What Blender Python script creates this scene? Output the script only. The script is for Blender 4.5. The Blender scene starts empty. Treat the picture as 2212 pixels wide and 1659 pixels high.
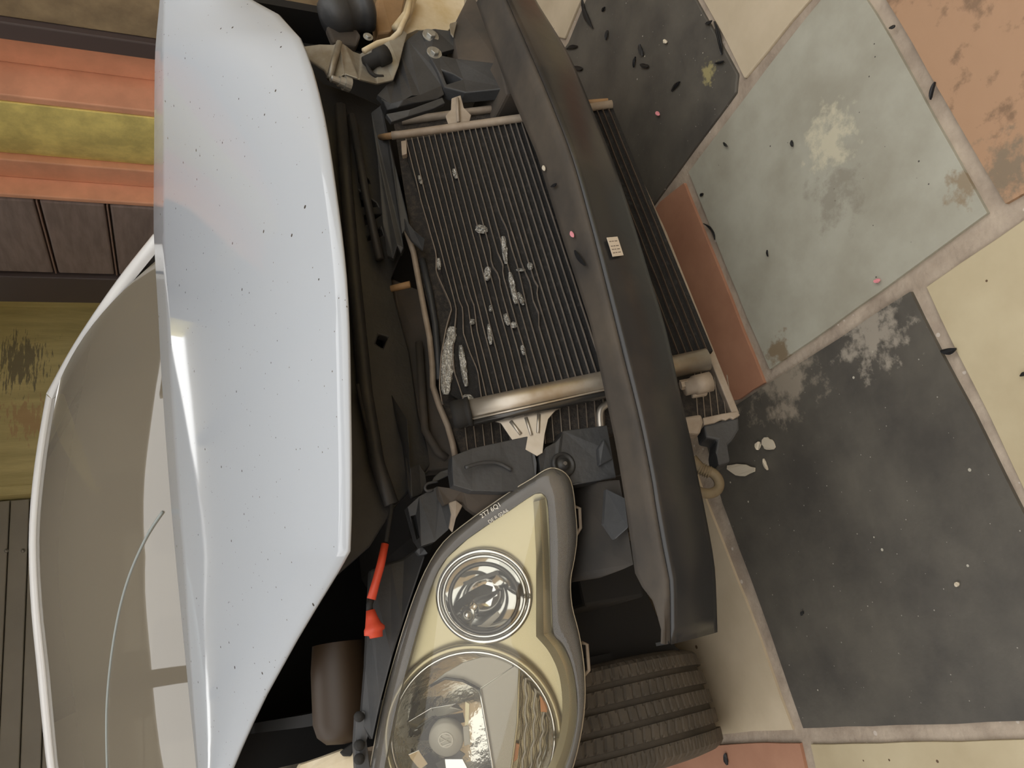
import bpy, bmesh, math, random
from mathutils import Vector, Matrix, noise
from mathutils.geometry import tessellate_polygon, intersect_ray_tri
random.seed(7)
scene = bpy.context.scene
COL = scene.collection

# ------------------------------------------------------------------ camera
# world frame: x across the car (to the viewer's right), y towards the car's rear, z up, metres
CAM = Vector((-.585, -.725, 1.035))
YAW, PITCH, ROLL = [math.radians(a) for a in (22.2, 24.5, -1.7)]
F = 1620.0                                   # focal length in pixels of the 2212 x 1659 frame
FW = Vector((math.sin(YAW)*math.cos(PITCH), math.cos(YAW)*math.cos(PITCH), -math.sin(PITCH)))
_r = Vector((math.cos(YAW), -math.sin(YAW), 0)); _u = _r.cross(FW)
RT = _r*math.cos(ROLL) + _u*math.sin(ROLL)
UP = -_r*math.sin(ROLL) + _u*math.cos(ROLL)
cam_data = bpy.data.cameras.new('camera'); cam = bpy.data.objects.new('camera', cam_data); COL.objects.link(cam)
cam_data.sensor_width = 36; cam_data.lens = F/2212*36; cam_data.clip_start = .02
ix, iy, iz = -UP, RT, -FW                    # the phone was held on its side: picture right is down
cam.matrix_world = Matrix(((ix.x, iy.x, iz.x, CAM.x), (ix.y, iy.y, iz.y, CAM.y), (ix.z, iy.z, iz.z, CAM.z), (0, 0, 0, 1)))
scene.camera = cam

# ------------------------------------------------------------------ world light and exposure
SKY = (1.0, .985, .955); SKY_STRENGTH = 2.5
w = bpy.data.worlds.new('world'); scene.world = w; w.use_nodes = True
w.node_tree.nodes['Background'].inputs[0].default_value = (*SKY, 1)
w.node_tree.nodes['Background'].inputs[1].default_value = SKY_STRENGTH
vs = scene.view_settings
vs.view_transform = 'Standard'; vs.look = 'None'; vs.gamma = 1; vs.use_curve_mapping = False; vs.exposure = -0.27

# ------------------------------------------------------------------ points from the survey of the photograph
def ray(px, py): return FW + RT*((829.5-py)/F) + UP*((1106-px)/F)
def onY(px, py, y): d = ray(px, py); return CAM + d*((y-CAM.y)/d.y)
def onX(px, py, x): d = ray(px, py); return CAM + d*((x-CAM.x)/d.x)
def onZ(px, py, z): d = ray(px, py); return CAM + d*((z-CAM.z)/d.z)
def onP(px, py, p0, n): d = ray(px, py); return CAM + d*((p0-CAM).dot(n)/d.dot(n))
def unit(p): return (p-CAM).dot(FW)/F        # metres per pixel at a point

# ------------------------------------------------------------------ materials
def srgb(c):
    return tuple(((v/255)/12.92 if v/255 <= .04045 else ((v/255+.055)/1.055)**2.4) for v in c)
def mat(name, rgb, rough=.6, metal=0, var=.0, scale=8, rgb2=None, mix=.5, sharp=.15, bump=0, bscale=60,
        specks=None, coat=0, alpha=None, trans=0, ior=1.45, spec=.5, detail=5, stretch=None):
    m = bpy.data.materials.new(name); m.use_nodes = True
    nt = m.node_tree; N = nt.nodes; L = nt.links; b = N['Principled BSDF']
    b.inputs['Roughness'].default_value = rough; b.inputs['Metallic'].default_value = metal
    b.inputs['Coat Weight'].default_value = coat; b.inputs['Coat Roughness'].default_value = .04
    b.inputs['Specular IOR Level'].default_value = spec
    if trans: b.inputs['Transmission Weight'].default_value = trans; b.inputs['IOR'].default_value = ior
    if alpha is not None: b.inputs['Alpha'].default_value = alpha
    c1 = (*srgb(rgb), 1); b.inputs['Base Color'].default_value = c1
    tc = N.new('ShaderNodeTexCoord'); co = tc.outputs['Object']
    if stretch:
        mp = N.new('ShaderNodeMapping'); mp.inputs['Scale'].default_value = stretch; L.new(co, mp.inputs[0]); co = mp.outputs[0]
    cur = None
    if rgb2 is not None or var:
        if rgb2 is None: rgb2 = tuple(v*(1-var) for v in rgb)
        nz = N.new('ShaderNodeTexNoise'); nz.inputs['Scale'].default_value = scale; nz.inputs['Detail'].default_value = detail
        nz.inputs['Roughness'].default_value = .6; L.new(co, nz.inputs['Vector'])
        rp = N.new('ShaderNodeMapRange'); rp.inputs['From Min'].default_value = mix-sharp; rp.inputs['From Max'].default_value = mix+sharp
        L.new(nz.outputs['Fac'], rp.inputs['Value'])
        mx = N.new('ShaderNodeMix'); mx.data_type = 'RGBA'; mx.inputs[6].default_value = c1; mx.inputs[7].default_value = (*srgb(rgb2), 1)
        L.new(rp.outputs[0], mx.inputs[0]); cur = mx.outputs[2]
    for (srgbc, sscale, ssize) in (specks or []):
        vo = N.new('ShaderNodeTexVoronoi'); vo.inputs['Scale'].default_value = sscale; L.new(co, vo.inputs['Vector'])
        lt = N.new('ShaderNodeMath'); lt.operation = 'LESS_THAN'
        # speck size varies from cell to cell; most cells stay empty
        sep = N.new('ShaderNodeSeparateColor'); L.new(vo.outputs['Color'], sep.inputs[0])
        pw = N.new('ShaderNodeMath'); pw.operation = 'POWER'; L.new(sep.outputs[0], pw.inputs[0]); pw.inputs[1].default_value = 4
        ml = N.new('ShaderNodeMath'); ml.operation = 'MULTIPLY'; L.new(pw.outputs[0], ml.inputs[0]); ml.inputs[1].default_value = ssize
        L.new(vo.outputs['Distance'], lt.inputs[0]); L.new(ml.outputs[0], lt.inputs[1])
        mx = N.new('ShaderNodeMix'); mx.data_type = 'RGBA'
        if cur: L.new(cur, mx.inputs[6])
        else: mx.inputs[6].default_value = c1
        mx.inputs[7].default_value = (*srgb(srgbc), 1); L.new(lt.outputs[0], mx.inputs[0]); cur = mx.outputs[2]
    if cur: L.new(cur, b.inputs['Base Color'])
    if bump:
        nz = N.new('ShaderNodeTexNoise'); nz.inputs['Scale'].default_value = bscale; nz.inputs['Detail'].default_value = 4; L.new(co, nz.inputs['Vector'])
        bp = N.new('ShaderNodeBump'); bp.inputs['Strength'].default_value = bump; bp.inputs['Distance'].default_value = .004
        L.new(nz.outputs['Fac'], bp.inputs['Height']); L.new(bp.outputs[0], b.inputs['Normal'])
    return m
def glass_mat(name, tint, film, film_amount, rough=.02, ior=1.5):
    """clear sheet: tinted see-through, a little dust film and a mirror-like surface by fresnel"""
    m = bpy.data.materials.new(name); m.use_nodes = True; nt = m.node_tree; N = nt.nodes; L = nt.links
    N.remove(N['Principled BSDF']); out = N['Material Output']
    tr = N.new('ShaderNodeBsdfTransparent'); tr.inputs[0].default_value = (*tint, 1)
    df = N.new('ShaderNodeBsdfDiffuse'); df.inputs[0].default_value = (*srgb(film), 1)
    gl = N.new('ShaderNodeBsdfGlossy'); gl.inputs['Roughness'].default_value = rough
    fr = N.new('ShaderNodeFresnel'); fr.inputs[0].default_value = ior
    m1 = N.new('ShaderNodeMixShader'); m1.inputs[0].default_value = film_amount
    m2 = N.new('ShaderNodeMixShader')
    L.new(tr.outputs[0], m1.inputs[1]); L.new(df.outputs[0], m1.inputs[2])
    L.new(fr.outputs[0], m2.inputs[0]); L.new(m1.outputs[0], m2.inputs[1]); L.new(gl.outputs[0], m2.inputs[2]); L.new(m2.outputs[0], out.inputs[0])
    return m
M = {}
M['grout'] = mat('grout', (178, 164, 148), .95, rgb2=(148, 134, 120), scale=14, bump=.6, bscale=90, specks=[((190, 180, 170), 60, .25)])
M['tile_grey'] = mat('tile_grey', (168, 167, 155), .55, rgb2=(150, 147, 134), scale=7, bump=.15, bscale=30, specks=[((70, 68, 64), 50, .08)])
M['tile_dark'] = mat('tile_dark', (92, 88, 81), .6, rgb2=(70, 67, 63), scale=6, bump=.2, bscale=60, specks=[((176, 172, 160), 40, .10), ((150, 146, 138), 110, .13)])
M['tile_cream'] = mat('tile_cream', (198, 184, 161), .5, rgb2=(180, 166, 142), scale=5, bump=.12, bscale=40, specks=[((90, 70, 50), 24, .10)])
M['tile_yellow'] = mat('tile_yellow', (190, 178, 149), .5, rgb2=(174, 160, 131), scale=5, bump=.12, bscale=40, specks=[((90, 70, 50), 24, .10)])
M['tile_terracotta'] = mat('tile_terracotta', (174, 130, 106), .6, rgb2=(156, 112, 90), scale=6, bump=.15, bscale=40)
M['tile_orange'] = mat('tile_orange', (166, 132, 104), .6, rgb2=(128, 102, 80), scale=22, mix=.60, sharp=.05, bump=.3, bscale=30)
M['orange_paint'] = mat('orange_paint', (240, 176, 142), .6, var=.08, scale=6)
M['yellow_paint'] = mat('yellow_paint', (250, 232, 142), .75, var=.14, scale=9, bump=.3, bscale=50)
M['olive_paint'] = mat('olive_paint', (232, 220, 162), .8, rgb2=(206, 194, 138), scale=4, bump=.4, bscale=30, stretch=(3, 3, .4))
M['stone_panel'] = mat('stone_panel', (168, 148, 116), .7, rgb2=(140, 122, 96), scale=10)
M['dark_wood'] = mat('dark_wood', (150, 132, 126), .55, var=.15, scale=5, stretch=(1, 1, 6))
M['dark_frame'] = mat('dark_frame', (84, 73, 72), .5)
M['pale_joint'] = mat('pale_joint', (150, 124, 112), .7)
M['shutter'] = mat('shutter', (160, 156, 146), .5, var=.06, scale=3)
M['ceiling'] = mat('ceiling', (150, 142, 128), .8)
M['cream_wall'] = mat('cream_wall', (214, 190, 152), .8, var=.1, scale=1.5)
M['white_paint'] = mat('white_paint', (184, 190, 198), .5, spec=.1, coat=1,  specks=[((70, 66, 62), 44, .13), ((110, 104, 98), 100, .14)])
M['body_white'] = mat('body_white', (212, 212, 212), .3, coat=.5)
M['black_plastic'] = mat('black_plastic', (40, 41, 43), .5, rgb2=(54, 53, 52), scale=10, bump=.15, bscale=120)
M['grey_plastic'] = mat('grey_plastic', (66, 67, 69), .5, rgb2=(54, 55, 57), scale=10, bump=.2, bscale=80)
M['dust_plastic'] = mat('dust_plastic', (60, 56, 52), .8, rgb2=(84, 74, 64), scale=7, bump=.15, bscale=80)
M['rail_dark'] = mat('rail_dark', (44, 42, 40), .7, rgb2=(62, 57, 52), scale=8)
M['dark_void'] = mat('dark_void', (26, 25, 25), .8)
M['engine'] = mat('engine', (40, 38, 37), .7, rgb2=(52, 47, 43), scale=9)
M['bar_paint'] = mat('bar_paint', (38, 38, 39), .28, rgb2=(76, 68, 60), scale=5, mix=.66, sharp=.18, bump=.1, bscale=30, detail=8)
M['bar_dust'] = mat('bar_dust', (80, 72, 63), .75, rgb2=(50, 47, 45), scale=9, mix=.52, sharp=.2, bump=.1, bscale=40, detail=8)
M['alloy_tube'] = mat('alloy_tube', (160, 151, 143), .5, metal=.35, var=.12, scale=30)
M['shaded_tube'] = mat('shaded_tube', (88, 74, 62), .8, var=.2, scale=30)  # crash bar's shade on the lower tubes, put into their colour
M['fin_core'] = mat('fin_core', (17, 16, 16), .8, rgb2=(36, 34, 33), scale=90, mix=.60, sharp=.05, bump=.5, bscale=400)
M['bent_fin'] = mat('bent_fin', (226, 226, 222), .4, metal=.5, rgb2=(140, 138, 134), scale=420, mix=.5, sharp=.1, bump=1, bscale=350)
M['alloy'] = mat('alloy', (188, 181, 170), .38, metal=.75, rgb2=(152, 136, 114), scale=9, mix=.55)
M['alloy_dull'] = mat('alloy_dull', (164, 152, 138), .6, metal=.2, rgb2=(130, 116, 102), scale=14)
M['rad_core'] = mat('rad_core', (46, 42, 38), .8, rgb2=(70, 62, 54), scale=120, mix=.55, sharp=.1, bump=.5, bscale=400)
M['steel'] = mat('steel', (176, 174, 166), .45, metal=.5, rgb2=(140, 132, 118), scale=12)
M['zinc'] = mat('zinc', (190, 190, 186), .4, metal=.7, var=.15, scale=40)
M['reservoir'] = mat('reservoir', (228, 218, 196), .5, rgb2=(196, 176, 136), scale=9)
M['brown_metal'] = mat('brown_metal', (160, 128, 92), .6, var=.2, scale=12)
M['bay_brown'] = mat('bay_brown', (50, 36, 21), .5)
M['red_sleeve'] = mat('red_sleeve', (206, 74, 48), .5)
M['black_rubber'] = mat('black_rubber', (34, 33, 32), .8)
M['tyre'] = mat('tyre', (92, 84, 74), .85, rgb2=(76, 70, 62), scale=20)
M['rim'] = mat('rim', (150, 150, 150), .4, metal=.8)
M['lamp_bezel'] = mat('lamp_bezel', (194, 184, 150), .3, metal=.7)  # warm reflection of a yellow wall put into the base colour
M['lamp_satin'] = mat('lamp_satin', (188, 184, 172), .55, metal=.4)
M['chrome'] = mat('chrome', (225, 225, 222), .06, metal=1)
M['chrome_facet'] = mat('chrome_facet', (215, 213, 205), .12, metal=1, bump=.5, bscale=40)
M['indicator'] = mat('indicator', (138, 126, 96), .25, metal=.7, rgb2=(96, 86, 64), scale=60)
M['lamp_housing'] = mat('lamp_housing', (96, 93, 89), .4, rgb2=(126, 114, 102), scale=9, mix=.6)
M['lamp_edge'] = mat('lamp_edge', (176, 166, 146), .25, metal=.2)
M['lamp_dark'] = mat('lamp_dark', (72, 70, 67), .2, metal=.6)
M['emblem'] = mat('emblem', (226, 222, 210), .4)
M['amber'] = mat('amber', (200, 124, 50), .3)
M['lens'] = glass_mat('lens', (.95, .94, .90), (190, 186, 176), .10)
M['lens_rim'] = glass_mat('lens_rim', (.8, .79, .77), (160, 156, 150), .25)
M['window_glass'] = glass_mat('window_glass', (.30, .31, .29), (176, 166, 148), .42, .02, 2.1)
M['streak'] = mat('streak', (150, 158, 158), .5)
M['sticker'] = mat('sticker', (206, 194, 178), .7)
M['print'] = mat('print', (110, 100, 92), .8)
M['shard'] = mat('shard', (24, 25, 28), .5)
M['petal'] = mat('petal', (228, 150, 160), .7)
M['flake'] = mat('flake', (206, 196, 178), .8)
M['hose'] = mat('hose', (122, 108, 84), .7, var=.2, scale=20)
M['dash'] = mat('dash', (60, 58, 56), .8)

def patch(m, centre, radius, rgb, scale=30, amount=1, thr=.5, stretch=(1, 1, 1), sharp=.08):
    """an irregular stain of its own shape around a point of the surface"""
    nt = M[m].node_tree; N = nt.nodes; L = nt.links; b = N['Principled BSDF']; src = b.inputs['Base Color'].links[0].from_socket
    tc = N.new('ShaderNodeTexCoord')
    vm = N.new('ShaderNodeVectorMath'); vm.operation = 'DISTANCE'; L.new(tc.outputs['Object'], vm.inputs[0]); vm.inputs[1].default_value = centre
    fall = N.new('ShaderNodeMapRange'); fall.inputs['From Min'].default_value = radius; fall.inputs['From Max'].default_value = 0
    fall.inputs['To Min'].default_value = -.3; fall.inputs['To Max'].default_value = .22; L.new(vm.outputs['Value'], fall.inputs['Value'])
    mp = N.new('ShaderNodeMapping'); mp.inputs['Scale'].default_value = stretch; L.new(tc.outputs['Object'], mp.inputs[0])
    nz = N.new('ShaderNodeTexNoise'); nz.inputs['Scale'].default_value = scale; nz.inputs['Detail'].default_value = 6; nz.inputs['Roughness'].default_value = .65; L.new(mp.outputs[0], nz.inputs['Vector'])
    ad = N.new('ShaderNodeMath'); ad.operation = 'ADD'; L.new(nz.outputs['Fac'], ad.inputs[0]); L.new(fall.outputs[0], ad.inputs[1])
    rg = N.new('ShaderNodeMapRange'); rg.inputs['From Min'].default_value = thr-sharp; rg.inputs['From Max'].default_value = thr+sharp; rg.inputs['To Max'].default_value = amount; L.new(ad.outputs[0], rg.inputs['Value'])
    mx = N.new('ShaderNodeMix'); mx.data_type = 'RGBA'; L.new(rg.outputs[0], mx.inputs[0]); L.new(src, mx.inputs[6]); mx.inputs[7].default_value = (*srgb(rgb), 1)
    L.new(mx.outputs[2], b.inputs['Base Color'])
patch('tile_dark', onZ(1680, 800, 0), .20, (150, 140, 126), 26, .8, .55)
patch('tile_dark', onZ(1880, 715, 0), .14, (158, 150, 138), 40, .8, .56)
patch('tile_dark', onZ(1530, 155, 0), .05, (170, 160, 110), 60, .7, .55)
patch('tile_grey', onZ(1790, 300, 0), .11, (196, 190, 168), 30, .8, .55)
patch('tile_grey', onZ(1800, 430, 0), .13, (128, 122, 110), 22, .6, .58)
patch('tile_grey', onZ(1680, 755, 0), .06, (120, 100, 74), 40, .8, .52)
patch('tile_grey', onZ(2080, 400, 0), .05, (134, 116, 92), 40, .8, .52)
patch('tile_orange', onZ(2170, 370, 0), .10, (116, 106, 90), 40, .8, .55)
patch('olive_paint', onY(40, 785, 4.6), .45, (120, 114, 100), 9, .8, .56, (1, 1, 8), .03)
patch('olive_paint', onY(60, 900, 4.6), .4, (208, 170, 130), 12, .7, .60, (1, 1, 4), .04)

# ------------------------------------------------------------------ mesh helpers
def link(name, verts, faces, m=None, parent=None, smooth=False, label=None, bevel=0, seg=2):
    me = bpy.data.meshes.new(name); me.from_pydata([tuple(v) for v in verts], [], faces); me.update()
    bm = bmesh.new(); bm.from_mesh(me); bmesh.ops.recalc_face_normals(bm, faces=bm.faces); bm.to_mesh(me); bm.free()
    if smooth:
        me.polygons.foreach_set('use_smooth', [True]*len(me.polygons))
    o = bpy.data.objects.new(name, me); COL.objects.link(o)
    if m: me.materials.append(M[m])
    if parent: o.parent = parent
    if label: o['label'] = label
    if bevel:
        b = o.modifiers.new('bevel', 'BEVEL'); b.width = bevel; b.segments = seg; b.limit_method = 'ANGLE'; b.angle_limit = math.radians(35)
    return o
def tag(o, label, cat, group=None, kind=None):
    o['label'] = label; o['category'] = cat
    if group: o['group'] = group
    if kind: o['kind'] = kind
    return o
def struct(o, label, cat='wall'):
    o['kind'] = 'structure'; o['label'] = label; o['category'] = cat; return o
def box_vf(a, b):
    x0, y0, z0 = a; x1, y1, z1 = b
    v = [(x0, y0, z0), (x1, y0, z0), (x1, y1, z0), (x0, y1, z0), (x0, y0, z1), (x1, y0, z1), (x1, y1, z1), (x0, y1, z1)]
    return v, [(0, 3, 2, 1), (4, 5, 6, 7), (0, 1, 5, 4), (1, 2, 6, 5), (2, 3, 7, 6), (3, 0, 4, 7)]
def box(name, a, b, m, parent=None, bevel=0, **k):
    v, f = box_vf(a, b); return link(name, v, f, m, parent, bevel=bevel, **k)
def join_vf(parts):
    V, Fc = [], []
    for v, f in parts:
        o = len(V); V += list(v); Fc += [tuple(i+o for i in q) for q in f]
    return V, Fc
def plate_vf(loops, th):
    """flat or bent plate: outline (and holes) filled, thickened along th"""
    loops = [[Vector(p) for p in lp] for lp in loops]
    flat = [p for lp in loops for p in lp]; n = len(flat); th = Vector(th)
    tris = tessellate_polygon(loops)
    V = flat + [p+th for p in flat]; Fc = [tuple(t) for t in tris] + [tuple(i+n for i in reversed(t)) for t in tris]
    s = 0
    for lp in loops:
        k = len(lp)
        for i in range(k):
            a, b = s+i, s+(i+1) % k; Fc.append((a, b, b+n, a+n))
        s += k
    return V, Fc
def pts3(pts, Y=None, plane=None):
    out = []
    for p in pts:
        if isinstance(p, Vector): out.append(p)
        elif len(p) == 3: out.append(onY(p[0], p[1], p[2]))
        elif plane: out.append(onP(p[0], p[1], *plane))
        else: out.append(onY(p[0], p[1], Y))
    return out
def plate(name, pts, m, parent, Y=.3, plane=None, th=(0, .006, 0), bevel=.0015, holes=(), **k):
    v, f = plate_vf([pts3(pts, Y, plane)] + [pts3(h, Y, plane) for h in holes], th)
    return link(name, v, f, m, parent, bevel=bevel, **k)
def catmull(P, n=6, closed=False):
    out = []; k = len(P)
    for i in range(k if closed else k-1):
        p0 = P[(i-1) % k] if closed or i > 0 else P[0]; p1 = P[i]; p2 = P[(i+1) % k]
        p3 = P[(i+2) % k] if closed or i+2 < k else P[-1]
        for j in range(n):
            t = j/n
            out.append(p1*1.0 + (p2-p0)*(.5*t) + (p0*2-p1*5+p2*4-p3)*(.5*t*t) + (p1*3-p0-p2*3+p3)*(.5*t**3))
    if not closed: out.append(P[-1])
    return out
def tube_vf(P, r, seg=8, cap=True, flat=None):
    """swept tube; r a number or one per point"""
    P = [Vector(p) for p in P]; n = len(P); V, Fc = [], []
    up = Vector((0, 0, 1)); nrm = None
    for i in range(n):
        t = (P[min(i+1, n-1)]-P[max(i-1, 0)]).normalized()
        if nrm is None:
            nrm = t.orthogonal().normalized()
        nrm = (nrm - t*nrm.dot(t)).normalized(); bn = t.cross(nrm)
        rr = r[i] if isinstance(r, (list, tuple)) else r
        for j in range(seg):
            a = 2*math.pi*j/seg; V.append(P[i] + nrm*(rr*math.cos(a)) + bn*(rr*math.sin(a)))
    for i in range(n-1):
        for j in range(seg):
            a = i*seg+j; b = i*seg+(j+1) % seg; Fc.append((a, b, b+seg, a+seg))
    if cap: Fc.append(tuple(range(seg-1, -1, -1))); Fc.append(tuple((n-1)*seg+j for j in range(seg)))
    return V, Fc
def tube(name, P, r, m, parent, seg=8, smooth=True, **k):
    v, f = tube_vf(P, r, seg); return link(name, v, f, m, parent, smooth=smooth, **k)
def lathe_vf(prof, c, axis, seg=32, squash=None, close=False):
    """profile of (radius, height along axis) about centre c"""
    axis = Vector(axis).normalized(); e1 = axis.orthogonal().normalized(); e2 = axis.cross(e1); V, Fc = [], []
    for (r, h) in prof:
        for j in range(seg):
            a = 2*math.pi*j/seg; V.append(Vector(c) + axis*h + e1*(r*math.cos(a)) + e2*(r*math.sin(a)))
    for i in range(len(prof)-1):
        for j in range(seg):
            a = i*seg+j; b = i*seg+(j+1) % seg; Fc.append((a, b, b+seg, a+seg))
    if close:
        Fc.append(tuple(range(seg))); Fc.append(tuple((len(prof)-1)*seg+j for j in range(seg)))
    return V, Fc
def lathe(name, prof, c, axis, m, parent, seg=32, smooth=True, close=False, **k):
    v, f = lathe_vf(prof, c, axis, seg, close=close); return link(name, v, f, m, parent, smooth=smooth, **k)
def grid_vf(rows):
    V = [p for r in rows for p in r]; k = len(rows[0]); Fc = []
    for i in range(len(rows)-1):
        for j in range(k-1):
            a = i*k+j; Fc.append((a, a+1, a+k+1, a+k))
    return V, Fc
def interp(tab, x):
    for (a, b) in zip(tab, tab[1:]):
        if x <= b[0]:
            t = max(0, (x-a[0])/(b[0]-a[0])); return [a[i]+(b[i]-a[i])*t for i in range(1, len(a))]
    return list(tab[-1][1:])
def sinterp(tab, x):
    """smooth (catmull) interpolation of a table"""
    k = len(tab)
    i = 0
    while i < k-2 and x > tab[i+1][0]: i += 1
    a, b = tab[i], tab[i+1]; t = min(1, max(0, (x-a[0])/(b[0]-a[0])))
    p, q = tab[max(0, i-1)], tab[min(k-1, i+2)]
    out = []
    for c in range(1, len(a)):
        m0 = (b[c]-p[c])/(b[0]-p[0])*(b[0]-a[0]); m1 = (q[c]-a[c])/(q[0]-a[0])*(b[0]-a[0])
        h = t*t*(3-2*t); out.append((2*t**3-3*t*t+1)*a[c]+(t**3-2*t*t+t)*m0+h*b[c]+(t**3-t*t)*m1)
    return out
def bolt(parent, p, axis, r, name='bolt', m='zinc', washer=True, h=None):
    h = h or r*.7
    parts = []
    if washer: parts.append(lathe_vf([(r*1.7, 0), (r*1.7, h*.35), (r*.9, h*.35)], p, axis, 20))
    hx = lathe_vf([(r, 0), (r, h*1.2), (r*.85, h*1.35), (0.0001, h*1.35)], p, axis, 6)
    parts.append(hx); v, f = join_vf(parts); return link(name, v, f, m, parent, bevel=r*.08)

# ================================================================== the setting
floor = box('floor', (-4.5, -4.6, -.08), (2.35, 4.8, -.007), 'grout')
struct(floor, 'stone tiled floor with wide sandy grout joints under the car', 'floor')
TILES = [
 ('tile_grey', [(1487, 372), (1658, 145), (1830, -71), (1985, 195), (2132, 460), (1900, 630), (1662, 798), (1570, 580)]),
 ('tile_dark', [(1268, -10), (1500, -5), (1592, 160), (1588, 200), (1412, 440), (1300, 590), (1140, 210), (1226, 92)]),
 ('tile_cream', [(1256, -5), (1219, 84), (1060, 40), (1120, -140), (1330, -140)]),
 ('tile_cream', [(1513, -8), (1560, 75), (1607, 170), (1760, -15), (1700, -110)]),
 ('tile_orange', [(1905, -15), (2040, 215), (2172, 440), (2360, 330), (2200, -160)]),
 ('tile_terracotta', [(1425, 436), (1477, 395), (1560, 600), (1650, 827), (1597, 862), (1420, 900), (1300, 610)]),
 ('tile_yellow', [(1999, 620), (2330, 390), (2600, 760), (2300, 1245)]),
 ('tile_dark', [(1966, 630), (1610, 862), (1515, 925), (1560, 1085), (1640, 1300), (1735, 1573), (2212, 1557), (2440, 1550), (2212, 1112)]),
 ('tile_cream', [(1475, 950), (1525, 1085), (1610, 1300), (1711, 1577), (1520, 1588), (1330, 1600), (1270, 1240)]),
 ('tile_terracotta', [(1440, 1612), (1727, 1606), (1748, 1700), (1500, 1730), (1320, 1640)]),
 ('tile_yellow', [(1750, 1608), (2212, 1598), (2440, 1594), (2500, 1850), (1800, 1850)]),
]
TILE_LABEL = {'tile_grey': 'pale grey stone tile', 'tile_dark': 'charcoal stone tile with pale specks', 'tile_cream': 'cream stone tile',
              'tile_orange': 'mottled orange stone tile', 'tile_terracotta': 'terracotta stone tile', 'tile_yellow': 'yellowish cream stone tile'}
traced = []
def tile(poly, m, i):
    n = len(poly); c = sum((Vector(p) for p in poly), Vector())/n
    dz = random.uniform(-.0015, .0015)
    # hand-cut edge: split the sides and wobble them a little
    P = []
    for a, b in zip(poly, poly[1:]+poly[:1]):
        k = max(2, int((b-a).length/.05))
        for j in range(k):
            p = a.lerp(b, j/k)
            if j: p = p + Vector((noise.noise(p*9)*.003, noise.noise(p*9+Vector((5, 0, 0)))*.003, 0))
            P.append(Vector((p.x, p.y, dz)))
    v, f = plate_vf([P], (0, 0, -.03))
    return link('tile', v, f, m, floor, bevel=.003, label=TILE_LABEL[m] if i < 11 else None)
for i, (m, px) in enumerate(TILES):
    poly = [onZ(x, y, 0) for x, y in px]; traced.append(poly); tile(poly, m, i)
def overlap(A, B):                          # separating axes, outlines nearly convex
    for P in (A, B):
        for a, b in zip(P, P[1:]+P[:1]):
            nx, ny = (b-a).y, -(b-a).x
            pa = [p.x*nx+p.y*ny for p in A]; pb = [p.x*nx+p.y*ny for p in B]
            if max(pa) < min(pb) or max(pb) < min(pa): return False
    return True
kinds = ['tile_cream', 'tile_grey', 'tile_yellow', 'tile_dark', 'tile_terracotta', 'tile_orange']
ca, sa = math.cos(math.radians(38)), math.sin(math.radians(38)); cell = .34; n_t = 0
for gx in range(-18, 19):
    for gy in range(-18, 19):
        q = []
        for (ax, ay) in ((.03, .03), (.97, .03), (.97, .97), (.03, .97)):
            X, Yy = (gx+ax)*cell, (gy+ay)*cell*1.15
            q.append(Vector((X*ca-Yy*sa, X*sa+Yy*ca, 0)) + Vector((random.uniform(-.008, .008), random.uniform(-.008, .008), 0)))
        c = sum(q, Vector())/4
        if not (-2.2 < c.x < 2.0 and -2.6 < c.y < 3.2): continue
        if any(overlap(q, t) for t in traced): continue
        tile(q, random.choice(kinds), 99); n_t += 1

# right wall x = 2.2, parallel to the car, with painted pillars and a dark panelled door
XW = 2.2
wr = box('wall_right', (XW+.06, -4.6, 0), (XW+.2, 4.8, 2.7), 'olive_paint'); struct(wr, 'painted side wall behind the coloured pillars')
def wy(py, x=150, X=XW): return onX(x, py, X).y
def strip(name, y0, y1, m, depth, label, cat, rounded=False, z1=2.7):
    X1 = XW+.07
    if rounded:
        prof = []
        for i in range(17):
            t = i/16; prof.append((X1-.02-depth*math.sin(math.pi*t)**.6, y0+(y1-y0)*t))
        V = []; n = len(prof)
        for z in (0, z1): V += [Vector((a, b, z)) for a, b in prof]
        Fc = [(i, i+1, i+1+n, i+n) for i in range(n-1)] + [(n-1, 0, n, 2*n-1), tuple(range(n)), tuple(range(n, 2*n))]
        o = link(name, V, Fc, m, smooth=False, bevel=.002)
        o.data.polygons.foreach_set('use_smooth', [p.index < n-1 for p in o.data.polygons])
    else: o = box(name, (X1-depth, y0, 0), (X1, y1, z1), m, bevel=.006)
    o['kind'] = 'structure'; o['label'] = label; o['category'] = cat; return o
strip('wall_panel', -1.2, wy(45), 'stone_panel', .10, 'brownish stone panel at the end of the side wall', 'panel')
strip('trim_1', wy(45)+.002, wy(82)-.002, 'dark_frame', .13, 'dark brown upright trim beside the stone panel', 'trim')
XB = XW+.07
def block(name, x0, y0, y1, m, label, cat, rounded=False):
    """upright block of the wall whose face stands at x0"""
    if rounded:
        prof = [(XB, y0)]
        for i in range(13):
            t = i/12; prof.append((x0+.05-.05*math.sin(math.pi*min(1, .35+t*.65))**.8, y0+(y1-y0)*t))
        prof.append((XB, y1)); n = len(prof)
        V = [Vector((p, q, z)) for z in (0, 2.7) for p, q in prof]
        Fc = [(i, (i+1) % n, (i+1) % n+n, i+n) for i in range(n)] + [tuple(range(n)), tuple(range(n, 2*n))]
        o = link(name, V, Fc, m, bevel=.002)
    else: o = box(name, (x0, y0, 0), (XB, y1, 2.7), m, bevel=.006)
    o['kind'] = 'structure'; o['label'] = label; o['category'] = cat; return o
YA = wy(152); X1 = onY(150, 220, YA).x                      # first step out of the wall
block('pillar', XW, wy(84), YA, 'orange_paint', 'dull orange wall face next to the dark trim', 'pillar')
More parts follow.
